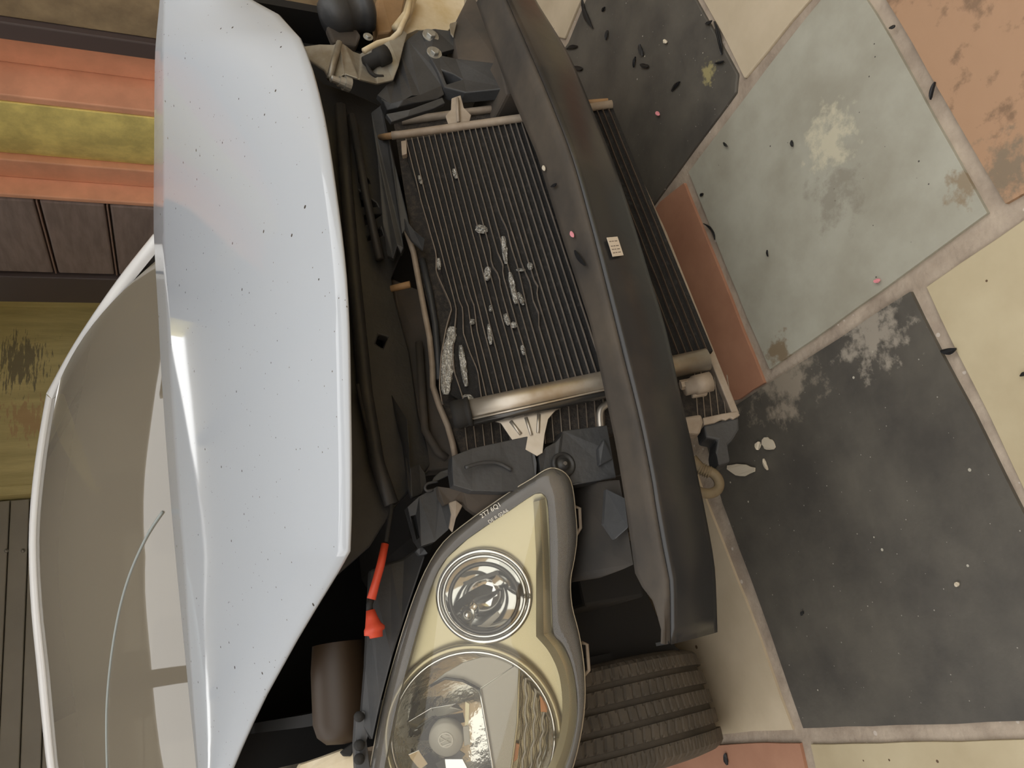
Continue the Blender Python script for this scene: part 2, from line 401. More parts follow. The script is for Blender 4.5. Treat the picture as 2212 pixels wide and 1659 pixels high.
block('pillar', X1, YA+.001, YA+.04, 'orange_paint', 'bright orange pillar face beside the yellow column', 'pillar')
yc1 = wy(356, X=X1); block('pillar', X1-.01, YA+.042, yc1, 'yellow_paint', 'rounded mustard yellow column between two orange pillars', 'column', rounded=True)
YC = wy(392, X=X1); X2 = onY(150, 428, YC).x                # second step
block('pillar', X1, yc1+.002, YC, 'orange_paint', 'narrow dull orange face behind the yellow column', 'pillar')
block('pillar', X2, YC+.001, YC+.03, 'orange_paint', 'narrow bright orange pillar at the edge of the dark door', 'pillar')
d0, d1 = YC+.032, wy(595, X=X2)
door = box('door_1', (X2+.03, d0, 0), (XB, d1, 2.3), 'dark_frame'); struct(door, 'dark brown wooden door with raised horizontal panels', 'door')
za, zb = onX(100, 512, X2).z, onX(241, 512, X2).z; hh = za-zb
for (a, b) in ((.15, zb-2*hh-.015), (zb-2*hh+.015, zb-hh-.015), (zb-hh+.015, zb-.012), (zb+.012, za-.012), (za+.012, za+hh-.02)):
    v, f = box_vf((X2, d0+.01, a), (X2+.05, d1-.02, b)); link('panel', v, f, 'dark_wood', door, bevel=.01)
for z in (zb, za):
    v, f = box_vf((X2-.003, d0+.01, z-.004), (X2+.05, d1-.02, z+.004)); link('panel_joint', v, f, 'pale_joint', door, bevel=.002)
block('trim_2', X2-.02, d1+.002, wy(648, X=X2), 'dark_frame', 'dark door jamb beside the olive wall', 'trim')
YB = 4.6
wb = box('wall_back', (onY(150, 1058, YB).x, YB, 0), (XW+.06, YB+.15, 2.44), 'olive_paint'); struct(wb, 'worn olive yellow plaster wall behind the car')
xs = onY(60, 1062, YB).x
sh = box('door_2', (-4.4, YB+.1, 0), (xs-.02, YB+.15, 2.44), 'shutter'); struct(sh, 'grey metal slatted shutter behind the car roof', 'shutter')
z = .3; slat_me = None
while z < 2.34:
    v, f = box_vf((-4.4, YB+.06, z), (xs-.03, YB+.11, z+.098))
    if slat_me is None:
        o = link('slat', [Vector(p)-Vector((0, 0, z)) for p in v], f, 'shutter', sh, bevel=.006); slat_me = o
    else:
        c = slat_me.copy(); COL.objects.link(c); c.parent = sh; o = c
    o.location = (0, 0, z); z += .104
for (px, py) in ((14, 1190), (50, 1190)):
    p = onY(px, py, YB+.06); lathe('bolt', [(.012, 0), (.012, .008), (.0001, .012)], p, (0, -1, 0), 'zinc', sh, 12)
t3 = box('trim_3', (xs-.02, YB-.02, 0), (xs+.04, YB+.12, 2.44), 'olive_paint', bevel=.004); struct(t3, 'narrow olive edge post beside the grey shutter', 'trim')
wl = box('bounce_wall_left', (-4.5, -4.6, 0), (-4.4, 4.75, 2.7), 'cream_wall'); struct(wl, 'unseen cream side wall on the left, added to bounce warm light')  # unseen wall, added to bounce warm light onto the car
wf = box('wall_front', (-4.4, -4.6, 0), (2.26, -4.5, 2.4), 'cream_wall'); struct(wf, 'cream wall across the yard facing the car')
# carport roof over the back of the car, open sky in front of it; a slot stays open above the back wall
ZC = 2.7
v, f = plate_vf([[Vector(p) for p in ((2.4, 1.60, ZC), (.98, 1.64, ZC), (.05, 1.67, ZC), (-.85, 1.90, ZC), (-4.5, 2.9, ZC), (-4.5, 4.75, ZC), (2.4, 4.75, ZC))]], (0, 0, .06)); ce = link('ceiling', v, f, 'ceiling'); struct(ce, 'carport roof deck above the back of the car', 'ceiling')
cf = box('ceiling_eave', (.98, 1.0, ZC), (2.4, 1.59, ZC+.06), 'ceiling'); struct(cf, 'roof overhang along the side wall', 'ceiling')
cy = box('added_canopy', (-2.6, -.35, ZC), (.98, .60, ZC+.06), 'ceiling'); struct(cy, 'unseen canopy added to shape the light, an open slot behind it', 'ceiling')  # unseen canopy, added so the sky lights the car from the front
for x, y0 in ((-.56, -.35), (-2.2, -.35), (1.2, 1.85)):
    o = box('beam', (x, y0, ZC-.10), (x+.08, 4.5, ZC-.002), 'dark_frame'); struct(o, 'dark roof beam running along the carport', 'beam'); o['group'] = 'carport roof beams'

# ================================================================== the car
car = bpy.data.objects.new('car', None); COL.objects.link(car)
tag(car, 'white hatchback with its front bumper removed and the crash bar and radiator bare', 'car')

# ---- bonnet -------------------------------------------------------
FRONT = [(-60, 470, .44), (0, 545, .38), (30, 600, .32), (80, 645, .25), (220, 690, .19), (400, 720, .15), (620, 745, .13), (900, 753, .16), (1120, 754, .215),
         (1190, 751, .24), (1230, 729, .29), (1360, 650, .47), (1520, 562, .70), (1659, 500, .92), (1740, 470, 1.04)]
REAR = [(-60, 348, .56), (0, 345, .58), (100, 336, .64), (160, 334, .71), (300, 333, .89), (420, 332, 1.04), (500, 332, 1.13), (700, 343, 1.14), (800, 348, 1.14), (1100, 370, 1.13),
        (1500, 408, 1.13), (1659, 424, 1.14), (1740, 431, 1.15)]
pys = [-60, -30, 0, 15, 30, 50, 65, 80, 110, 150] + list(range(200, 1100, 50)) + [1110, 1150, 1175, 1190, 1205, 1230, 1270] + list(range(1320, 1741, 60))
rows = []
NT = 16
for py in pys:
    fx, fy = interp(FRONT, py) if py < 90 or py > 1100 else sinterp(FRONT, py)
    rx, ry = sinterp(REAR, py); row = []
    for i in range(NT+1):
        t = i/NT; px = fx+(rx-fx)*t
        inv = (1-t)/(fy-CAM.y) + t/(ry-CAM.y)
        inv *= 1 + .022*math.sin(math.pi*t)
        row.append(onY(px, py, CAM.y+1/inv))
    # rolled rear edge
    p = row[-1]; row.append(p+Vector((0, .010, -.004))); row.append(p+Vector((0, .014, -.016)))
    # rolled front lip
    q = row[0]; row.insert(0, q+Vector((0, .002, -.004))); row.insert(0, q+Vector((0, .012, -.006)))
    rows.append(row)
v, f = grid_vf(rows)
hood = link('hood', v, f, 'white_paint', car, smooth=True, label='white bonnet, popped open and buckled at one corner')
s = hood.modifiers.new('thick', 'SOLIDIFY'); s.thickness = .004; s.offset = -1

# ---- windscreen, pillars, roof ------------------------------------
def curve_pts(P, n):
    Q = catmull(P, 8); L = [0]
    for a, b in zip(Q, Q[1:]): L.append(L[-1]+(b-a).length)
    out = []
    for i in range(n+1):
        d = L[-1]*i/n; j = 0
        while j < len(L)-2 and L[j+1] < d: j += 1
        out.append(Q[j].lerp(Q[j+1], (d-L[j])/max(1e-9, L[j+1]-L[j])))
    return out
ROOF = pts3([(100, 850, 1.90), (75, 1000, 1.86), (62, 1150, 1.83), (66, 1300, 1.82), (80, 1450, 1.84), (101, 1659, 1.88), (122, 1780, 1.93)])
SCR_TOP = pts3([(112, 862, 1.885), (91, 1000, 1.845), (78, 1150, 1.815), (83, 1300, 1.805), (98, 1450, 1.825), (118, 1659, 1.865), (138, 1775, 1.91)])
SCR_BOT = [p+Vector((0, 0, -.05)) for p in pts3([(338, 522, 1.20), (352, 700, 1.17), (376, 1000, 1.14), (400, 1300, 1.14), (430, 1659, 1.16), (470, 2000, 1.24)])]
NU, NV = 28, 14
top = curve_pts(SCR_TOP, NU); bot = curve_pts(SCR_BOT, NU); rows = []
for j in range(NV+1):
    t = j/NV
    rows.append([bot[i].lerp(top[i], t) + Vector((0, -.35, .93))*(.045*math.sin(math.pi*t)) for i in range(NU+1)])
screen_rows = rows
v, f = grid_vf(rows)
scr = link('windscreen', v, f, 'window_glass', car, smooth=True, label='dusty windscreen reflecting the roof opening')
def on_screen(px, py):
    """nearest windscreen grid point seen at a pixel"""
    d = ray(px, py)
    for r0, r1 in zip(screen_rows, screen_rows[1:]):
        for i in range(len(r0)-1):
            for tri in ((r0[i], r0[i+1], r1[i+1]), (r0[i], r1[i+1], r1[i])):
                h = intersect_ray_tri(*tri, d, CAM, True)
                if h: return h-d.normalized()*.002
    return onY(px, py, 1.4)
arc = [on_screen(x, y) for x, y in [(352, 1105), (325, 1140), (300, 1190), (275, 1250), (258, 1310), (245, 1380), (236, 1450), (230, 1520), (229, 1580), (232, 1659)]]
for i in range(1, len(arc)-1): arc[i] = (arc[i-1]+arc[i]*2+arc[i+1])/4
sa_ = catmull(arc, 5)
v, f = tube_vf(sa_, .0036, 6); link('wiper_streak', v, f, 'streak', scr, smooth=True, label='pale curved streak left by the wiper')
# pillar strip on the right edge
PIL = pts3([(331, 505, 1.2), (262, 592, 1.36), (200, 680, 1.52), (148, 762, 1.72), (100, 850, 1.90)])
inn = pts3([(341, 520, 1.195), (273, 605, 1.355), (211, 692, 1.515), (160, 772, 1.715), (112, 862, 1.885)])
oc = catmull(PIL, 6); ic = catmull(inn, 6)
rows = [[b+Vector((-.004, .012, -.012)) for b in ic], ic, [a.lerp(b, .5)+Vector((.004, -.004, .004)) for a, b in zip(oc, ic)], oc, [a+Vector((.02, .035, -.02)) for a in oc], [a+Vector((.03, .12, -.07)) for a in oc]]
v, f = grid_vf(rows); link('windscreen_pillar', v, f, 'body_white', car, smooth=True)
pl_i = [bot[-1].lerp(top[-1], k/8)+Vector((0, -.35, .93))*(.045*math.sin(math.pi*k/8)) for k in range(9)]
rows = [[p+Vector((.004, .012, -.012)) for p in pl_i], pl_i, [p+Vector((-.02, .003, .004)) for p in pl_i], [p+Vector((-.05, .03, -.015)) for p in pl_i], [p+Vector((-.07, .12, -.07)) for p in pl_i]]
v, f = grid_vf(rows); link('windscreen_pillar', v, f, 'body_white', car, smooth=True)
rt = curve_pts(ROOF, 20); st = curve_pts(SCR_TOP, 20)
rows = [[p+Vector((0, .01, -.012)) for p in st], st, [a.lerp(b, .5)+Vector((0, -.003, .004)) for a, b in zip(rt, st)], rt]
for (dy, dz) in ((.06, .004), (.2, .012), (.5, .02), (1.0, .0), (1.5, -.06), (1.75, -.14)):
    rows.append([Vector((-.04+(p.x+.04)*(1+.02*dy), p.y+dy, p.z+dz)) for p in rt])
v, f = grid_vf(rows); link('roof', v, f, 'body_white', car, smooth=True, label='white roof with a pale front edge above the windscreen')
# body sides behind the bonnet (cabin sides, windows) so that the car stands as a whole
for sgn in (1, -1):
    cx = -.04
    prof = [(.80, .22), (.825, .55), (.80, .92)]
    rows = []
    for (hx, z) in prof: rows.append([Vector((cx+sgn*hx, y, z)) for y in (1.22, 1.8, 2.6, 3.3, 3.85)])
    v, f = grid_vf(rows); link('body_side', v, f, 'body_white', car, smooth=True)
    rows = [[Vector((cx+sgn*.79, y, .93)) for y in (1.35, 2.2, 2.9, 3.4)], [Vector((cx+sgn*.60, y, 1.37)) for y in (1.95, 2.4, 2.9, 3.25)]]
    v, f = grid_vf(rows); link('side_window', v, f, 'window_glass', car)
    # front fender with wheel arch
    pts = [(.44, .30), (.44, .44), (.48, .58 if sgn < 0 else .82), (.60, .73 if sgn < 0 else .86), (.80, .84 if sgn < 0 else .89), (1.24, .92), (1.24, .20), (1.135, .20)]
    for i in range(17):
        a = math.radians(-5+i*(182/16)); pts.append((.82+.325*math.cos(a), .293+.325*math.sin(a)))
    lp = [Vector((cx+sgn*(.83-.10*max(0, zz-.62)), y, zz)) for (y, zz) in pts]
    v, f = plate_vf([lp], (-sgn*.01, 0, 0)); link('front_fender', v, f, 'body_white', car, bevel=.003)
    rows = [[Vector((cx+sgn*hx, y, z+dz)) for (y, z) in ((.60, .73 if sgn < 0 else .86), (.80, .84 if sgn < 0 else .89), (1.0, .88 if sgn < 0 else .905), (1.24, .92))] for hx, dz in ((.815, -.004), (.775, .012), (.745, .008))]
    v, f = grid_vf(rows); link('fender_flange', v, f, 'body_white', car, smooth=True)
box('tailgate', (-.78, 3.8, .3), (.70, 3.88, .95), 'body_white', car, bevel=.04)
box('dashboard', (-.66, 1.32, .80), (.58, 1.75, .96), 'dash', car, bevel=.04)
box('cabin_floor', (-.72, 1.25, .25), (.64, 3.7, .32), 'dash', car)
for x in (-.40, .30):
    v, f = join_vf([box_vf((x-.22, 2.05, .32), (x+.22, 2.5, .60)), box_vf((x-.22, 2.48, .50), (x+.22, 2.62, 1.12)), box_vf((x-.12, 2.53, 1.12), (x+.12, 2.62, 1.30))])
    link('seat', v, f, 'dash', car, bevel=.03)

# ---- crash bar ----------------------------------------------------
LOW = [(1130, -60), (1154, 0), (1223, 115), (1271, 226), (1325, 362), (1368, 494), (1399, 596), (1435, 716), (1465, 852), (1489, 958), (1505, 1040), (1519, 1108), (1538, 1216), (1543, 1300), (1545, 1365)]
RID = [(1065, -60), (1092, 0), (1145, 120), (1193, 235), (1235, 347), (1274, 488), (1290, 550), (1320, 671), (1342, 762), (1378, 905), (1405, 1040), (1413, 1094), (1432, 1202), (1443, 1257), (1445, 1391)]
REA = [(1003, -60), (1027, 0), (1085, 160), (1160, 335), (1215, 515), (1275, 700), (1330, 960), (1350, 1080), (1374, 1255), (1380, 1266), (1402, 1274), (1420, 1330), (1436, 1389)]
NB = 60
low = curve_pts([onZ(x, y, .38) for x, y in LOW], NB); rid = curve_pts([onZ(x, y, .47) for x, y in RID], NB)
rea = [onZ(x, y, .478) for x, y in REA]
def at_x(P, x):
    for a, b in zip(P, P[1:]):
        if (a.x-x)*(b.x-x) <= 0 and a.x != b.x: return a.lerp(b, (x-a.x)/(b.x-a.x))
    return P[0] if abs(P[0].x-x) < abs(P[-1].x-x) else P[-1]
front_rows = []; top_rows = []
for i in range(NB+1):
    l, r = low[i], rid[i]; b = at_x(rea, r.x)
    if b.y < r.y+.006: b = Vector((b.x, r.y+.006, b.z))
    b = Vector((b.x, max(b.y, r.y+.006), .478))
    mid = [l+Vector((0, .05, .004)), l+Vector((0, .010, -.006)), l, l.lerp(r, .12)+Vector((0, -.003, 0)), l.lerp(r, .5)+Vector((0, -.006, 0)), l.lerp(r, .88)+Vector((0, -.004, 0)), r+Vector((0, .0, -.002))]
    front_rows.append(mid)
    top_rows.append([r+Vector((0, 0, -.002)), r+Vector((0, .005, .003)), r.lerp(b, .3)+Vector((0, 0, .002)), r.lerp(b, .85), b, b+Vector((0, .003, -.006)), b+Vector((0, .002, -.06))])
v, f = grid_vf(front_rows)
bar = link('crash_bar', v, f, 'bar_paint', car, smooth=True, label='black curved steel crash bar across the bare front end')
so = bar.modifiers.new('thick', 'SOLIDIFY'); so.thickness = .003; so.offset = -1
v, f = grid_vf(top_rows)
bt = link('top_flange', v, f, 'bar_dust', bar, smooth=True, label='dusty top face of the crash bar')
so = bt.modifiers.new('thick', 'SOLIDIFY'); so.thickness = .003; so.offset = -1
v, f = plate_vf([[low[-1], low[-1].lerp(rid[-1], .5)+Vector((0, -.006, 0)), rid[-1], rid[-1]+Vector((.0, .03, 0)), low[-1]+Vector((0, .03, 0))]], (.004, 0, 0))
link('bar_end', v, f, 'bar_paint', bar)
v, f = plate_vf([[low[0], rid[0], rid[0]+Vector((.0, .04, 0)), low[0]+Vector((0, .04, 0))]], (-.004, 0, 0))
link('bar_end', v, f, 'bar_paint', bar)
# white paper sticker on the front face
def on_bar(px, py, off=.002):
    d = ray(px, py).normalized(); best = None
    for r in front_rows:
        for a, b in zip(r, r[1:]):
            for k in range(8):
                p = a.lerp(b, k/8); e = ((p-CAM)-d*(p-CAM).dot(d)).length
                if best is None or e < best[0]: best = (e, (p-CAM).dot(d))
    return CAM + d*(best[1]-off)
st_p = [onP(x, y, Vector((-.05, .062, .425)), Vector((.02, .98, .185))) for x, y in ((1311, 513), (1334, 511), (1347, 551), (1324, 554))]
v, f = plate_vf([st_p], (0, .001, 0)); stk = link('sticker', v, f, 'sticker', bar, label='small white paper sticker with faint print')
for k in (.2, .45, .62, .8):
    a = st_p[0].lerp(st_p[3], k); b = st_p[1].lerp(st_p[2], k); d = (st_p[3]-st_p[0])*.035
    for (s0, s1) in ((.12, .3), (.36, .52), (.6, .85)):
        pr_ = [q-ray(1329, 532).normalized()*.0006 for q in (a.lerp(b, s0), a.lerp(b, s1), a.lerp(b, s1)+d, a.lerp(b, s0)+d)]
        v, f = plate_vf([pr_], (0, .0004, 0)); link('sticker_print', v, f, 'print', bar)
# ---- cooling pack -------------------------------------------------
CP0 = Vector((0, .31, .65)); CN = Vector((0, .34, -.14)).normalized()     # condenser plane, top pushed back
def cp(px, py, off=0): return onP(px, py, CP0+CN*off, CN)
cond = None
R0, R1 = Vector((873, 300)), Vector((1322, 228))      # right header, top to bottom, pixels
L0, L1 = Vector((1002, 868)), Vector((1540, 758))     # left header
core = [(868, 305), (1322, 228), (1540, 758), (1004, 872), (955, 840), (955, 760), (975, 700), (972, 655), (945, 550), (905, 420)]
v, f = plate_vf([[cp(x, y, .006) for x, y in core]], CN*.012)
cond = link('condenser', v, f, 'fin_core', car, label='damaged air conditioning condenser with bent tubes')
NTU = 36
def disp(i, y):
    T = {0: [(300, 0), (430, 2), (545, 9), (585, 0), (650, 14), (665, 14), (700, -4), (760, -30), (830, -50), (862, -52)],
         1: [(300, 0), (430, 1), (545, 7), (650, 10), (668, 10), (700, 0), (760, -20), (800, -26), (862, -20)],
         2: [(300, 0), (545, 5), (650, 6), (668, 10), (720, -2), (760, 2), (800, 10), (862, 4)],
         3: [(300, 0), (545, 3), (648, 5), (665, 8), (720, 2), (862, 0)], 4: [(300, 0), (545, 2), (648, 3), (665, 6), (720, 0), (862, 0)],
         9: [(300, 0), (560, 0), (590, -6), (615, 4), (640, 0), (862, 0)], 10: [(300, 0), (570, 0), (592, 5), (615, -2), (862, 0)],
         12: [(300, 0), (490, 0), (520, 6), (560, 4), (600, 6), (700, 0), (862, 0)],
         13: [(300, 0), (600, 2), (640, 8), (680, 3), (712, 8), (730, 0), (862, 0)], 14: [(300, 0), (640, 4), (652, 8), (670, 0), (862, 0)]}
    if i in T: return interp(T[i], y)[0]
    return 0
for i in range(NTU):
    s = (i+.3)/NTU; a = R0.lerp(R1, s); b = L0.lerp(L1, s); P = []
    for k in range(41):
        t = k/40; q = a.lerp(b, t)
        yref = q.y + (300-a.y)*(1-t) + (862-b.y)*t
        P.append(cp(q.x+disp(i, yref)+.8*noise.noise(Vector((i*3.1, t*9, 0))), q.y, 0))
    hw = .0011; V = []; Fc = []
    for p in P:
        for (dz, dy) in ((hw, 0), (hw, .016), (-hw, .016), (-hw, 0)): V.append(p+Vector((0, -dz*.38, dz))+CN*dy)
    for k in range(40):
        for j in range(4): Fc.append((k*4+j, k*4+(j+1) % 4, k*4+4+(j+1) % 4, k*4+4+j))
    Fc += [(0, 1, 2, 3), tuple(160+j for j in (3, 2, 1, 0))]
    link('tube', V, Fc, 'alloy_tube' if i < 26 else 'shaded_tube', cond)
def ribbon_tube(name, pts, rpx, m, off=0, parent=None, seg=14):
    P = [cp(x, y, off) for x, y in pts]; r = rpx*unit(P[0])
    return tube(name, P, r, m, parent or cond, seg)
ribbon_tube('header_tank', [(846, 293), (868, 291), (1120, 256), (1322, 225)], 9, 'alloy_dull')
ribbon_tube('header_tank', [(990, 893), (1150, 858), (1300, 826), (1528, 776)], 25, 'alloy', off=.004)
P = [cp(x, y, .006) for x, y in ((1002, 912), (1150, 882), (1300, 850), (1440, 818))]
tube('header_rail', P, .009, 'lamp_dark', cond, 10)
P = [cp(x, y, -.006) for x, y in ((1005, 908), (1150, 877), (1300, 843), (1440, 812))]
tube('header_seam', P, .0018, 'alloy', cond, 6)
c = cp(990, 894, .004); ax = (cp(1300, 826)-cp(1000, 890)).normalized()
lathe('end_cap', [(.0001, -.010), (.020, -.010), (.0225, -.004), (.0225, .010), (.021, .012), (.0235, .014), (.0235, .019), (.018, .020)], c, ax, 'black_rubber', cond, 24)
# header bracket with three pressed ribs
br = plate('bracket', [(1008, 917), (1058, 906), (1082, 914), (1098, 938), (1112, 958), (1160, 985), (1172, 978), (1176, 940), (1184, 905), (1200, 886), (1225, 874), (1310, 848), (1310, 838), (1008, 906)],
           'alloy', cond, plane=(CP0+CN*.012, CN), th=tuple(CN*.004), bevel=.001)
for a, b in (((1103, 910), (1125, 938)), ((1136, 902), (1148, 940)), ((1164, 895), (1162, 935))):
    P = [onP(*a, CP0+CN*.011, CN), onP(*b, CP0+CN*.011, CN)]
    tube('bracket_rib', P, .003, 'alloy', cond, 8)
# right header bracket
plate('bracket', [(975, 212), (995, 205), (1002, 232), (1018, 248), (1014, 264), (968, 268), (962, 250), (974, 236)], 'alloy_dull', cond, plane=(CP0+CN*.004, CN), th=tuple(CN*.004))
tube('bracket_rib', [onP(988, 212, CP0, CN), onP(990, 264, CP0, CN)], .003, 'alloy_dull', cond, 8)
# inlet stub and corner clip at the top right
tube('pipe_stub', [cp(846, 293, .0), cp(820, 297, .06)], .006, 'brown_metal', cond, 10)
plate('corner_clip', [(866, 304), (878, 302), (879, 332), (868, 335)], 'alloy_dull', cond, plane=(CP0-CN*.003, CN), th=tuple(CN*.012))
# receiver fitting near the lower end of the left header
tube('fitting', [cp(1478, 838, .0), cp(1500, 832, 0), cp(1502, 832, 0), cp(1535, 824, 0)], [.013, .013, .016, .016], 'alloy_dull', cond, 14)
tube('fitting', [cp(1470, 832, -.004), cp(1485, 829, -.004)], .008, 'alloy_dull', cond, 6, smooth=False)
plate('fitting_block', [(1490, 812), (1525, 803), (1530, 852), (1496, 858)], 'alloy_dull', cond, plane=(CP0+CN*.008, CN), th=tuple(CN*.01), bevel=.003)
# crumpled fins
def crumple(px, py, wx, wy_, ang=0, big=False):
    nx, ny = (8, 14) if big else (5, 9); rows = []
    for i in range(nx+1):
        r = []
        for j in range(ny+1):
            a = (i/nx-.5)*wx; b = (j/ny-.5)*wy_
            k = 1-.5*abs(2*j/ny-1)**3
            x = px+a*k*math.cos(ang)-b*math.sin(ang); y = py+a*k*math.sin(ang)+b*math.cos(ang)
            x += noise.noise(Vector((i*1.3, j*.9, px)))*wx*.12
            r.append(cp(x, y, -.001+.006*noise.noise(Vector((i*.8, j*.8, py)))+(.004 if i in (0, nx) else 0)))
        rows.append(r)
    v, f = grid_vf(rows); link('bent_fin', v, f, 'bent_fin', cond, label='crumpled bright fins')
for a in [(966, 792, 26, 120, .05, True), (1001, 790, 14, 90, -.14, True), (975, 725, 22, 40, .1), (1053, 591, 15, 30, .1), (1090, 540, 12, 60, -.12), (1108, 622, 12, 70, -.2), (1125, 645, 10, 30, -.4),
          (1095, 690, 12, 26, -.3), (1110, 702, 14, 14, .1), (1058, 722, 10, 45, -.1), (1130, 756, 10, 22, -.2), (1040, 495, 26, 18, .2), (1145, 575, 12, 16, -.2), (1125, 583, 20, 7, 0),
          (983, 375, 10, 22, -.3), (908, 388, 8, 20, -.3), (1060, 666, 8, 14, 0), (1020, 695, 12, 12, 0), (948, 570, 10, 26, -.1), (1010, 860, 24, 16, 0)]:
    crumple(*a)
# radiator behind the condenser
RP = CP0+CN*.045
def rp(px, py, off=0): return onP(px, py, RP+CN*off, CN)
v, f = plate_vf([[rp(x, y, .004) for x, y in ((850, 262), (1306, 224), (1594, 896), (998, 985), (955, 870), (940, 720), (890, 520))]], CN*.02)
rad = link('radiator', v, f, 'rad_core', car, label='engine radiator core behind the condenser')
for i in range(18):                                     # tubes seen left of the condenser
    s = (i+.5)/18*.56; a = Vector((990, 880)).lerp(Vector((1592, 740)), s); b = Vector((1002, 985)).lerp(Vector((1597, 896)), s)
    P = [rp(*a.lerp(b, k/4), 0) for k in range(5)]; tube('radiator_tube', P, .0009, 'alloy_dull', rad, 4, smooth=False)
for i in range(6):
    a = Vector((1500+i*14, 800+i*2)); b = Vector((1508+i*15, 908-i*3)); tube('radiator_tube', [rp(*a, 0), rp(*b, 0)], .0008, 'alloy_dull', rad, 4, smooth=False)
for i in range(5):                                      # tubes seen below the bar
    a = Vector((1288-i*9, 245)); b = Vector((1520-i*14, 770)); tube('radiator_tube', [rp(*a, 0), rp(*b, 0)], .0007, 'brown_metal', rad, 4, smooth=False)
v, f = plate_vf([[rp(x, y, -.012) for x, y in ((1296, 225), (1312, 222), (1440, 500), (1598, 893), (1583, 898), (1424, 505))]], CN*.04)
link('side_plate', v, f, 'alloy_dull', rad, bevel=.002)
tube('cross_tube', [rp(1262, 223, -.012), rp(1313, 219, -.012)], .006, 'brown_metal', rad, 10)
tube('side_tube', [rp(868, 262), rp(1000, 244), rp(1110, 230)], .0075, 'alloy_dull', rad, 12)
Pt = [rp(x, y, -.006) for x, y in ((875, 490), (893, 545), (905, 610), (918, 680), (928, 730), (934, 790), (935, 835), (950, 880), (967, 920), (978, 960), (984, 990))]
tube('side_plate', Pt, .0055, 'alloy_dull', rad, 6)
Pt = [rp(x, y, .0) for x, y in ((912, 560), (930, 640), (940, 700), (945, 760), (948, 820))]
tube('side_plate', Pt, .006, 'grey_plastic', rad, 6)
v, f = plate_vf([[rp(x, y, -.016) for x, y in ((1518, 902), (1560, 893), (1592, 888), (1600, 896), (1584, 906), (1578, 902), (1568, 908), (1560, 905), (1545, 913), (1520, 918))]], CN*.045)
link('crimp_strip', v, f, 'alloy_dull', rad, bevel=.002)
v, f = plate_vf([[rp(x, y, -.012) for x, y in ((1520, 917), (1545, 912), (1596, 900), (1597, 928), (1584, 950), (1572, 962), (1578, 998), (1552, 1006), (1546, 975), (1550, 950), (1525, 945))]], CN*.05)
link('side_tank', v, f, 'grey_plastic', rad, bevel=.008, label='dark plastic radiator end tank')
v, f = plate_vf([[rp(x, y, -.02) for x, y in ((1478, 900), (1515, 894), (1520, 912), (1512, 938), (1482, 936))]], CN*.03)
link('tank_bracket', v, f, 'alloy_dull', rad, bevel=.004)
hp = [rp(x, y, .0) for x, y in ((1495, 990), (1515, 1012), (1540, 1022), (1553, 1040), (1550, 1058), (1532, 1066), (1510, 1062), (1490, 1050))]
tube('drain_hose', catmull(hp, 5), .008, 'hose', rad, 10, label='dusty yellow brown corrugated hose')
for k in range(5):
    p = rp(1512+k*5, 1012+k*2, 0); lathe('hose_ring', [(.008, -.0015), (.0105, 0), (.008, .0015)], p, (hp[2]-hp[1]).normalized(), 'hose', rad, 14)
Pu = [cp(x, y, .03) for x, y in ((1312, 872), (1300, 882), (1296, 895), (1297, 918), (1299, 932))]
tube('bent_pipe', catmull(Pu, 5), .006, 'alloy', cond, 12)

# ---- engine bay mass ----------------------------------------------
v, f = join_vf([box_vf((-.38, .52, .16), (.30, 1.0, .66)), box_vf((-.25, .56, .62), (.22, .95, .74)), box_vf((.30, .60, .2), (.52, .95, .6))])
eng = link('engine', v, f, 'engine', car, bevel=.03)
v, f = join_vf([box_vf((-.70, 1.17, .15), (.62, 1.20, .96))]); link('firewall', v, f, 'dark_void', car)
for s in (-1, 1):
    x = -.04+s*(.56 if s < 0 else .80); y0 = .58 if s < 0 else .46; zt = .60 if s < 0 else .86
    v, f = plate_vf([[Vector((x, y0, .30)), Vector((x, y0, zt)), Vector((x, max(.56, y0+.02), max(.76, zt))), Vector((x, .75, .84)), Vector((x, 1.18, .90)), Vector((x, 1.18, .30))]], (s*.02, 0, 0))
    link('inner_wing', v, f, 'dark_void', car)
    arc2 = []
    for i in range(15):
        a = math.radians(-10+i*125/14); arc2.append((.80+.35*math.cos(a), .29+.35*math.sin(a)))
    rows = [[Vector((xx, y, z)) for (y, z) in arc2] for xx in (-.04+s*.56, -.04+s*.80)]
    v, f = grid_vf(rows); link('wheel_liner', v, f, 'dark_void', car, smooth=True)
box('undertray', (-.26, .50, .16), (.42, 1.2, .18), 'dark_void', car)
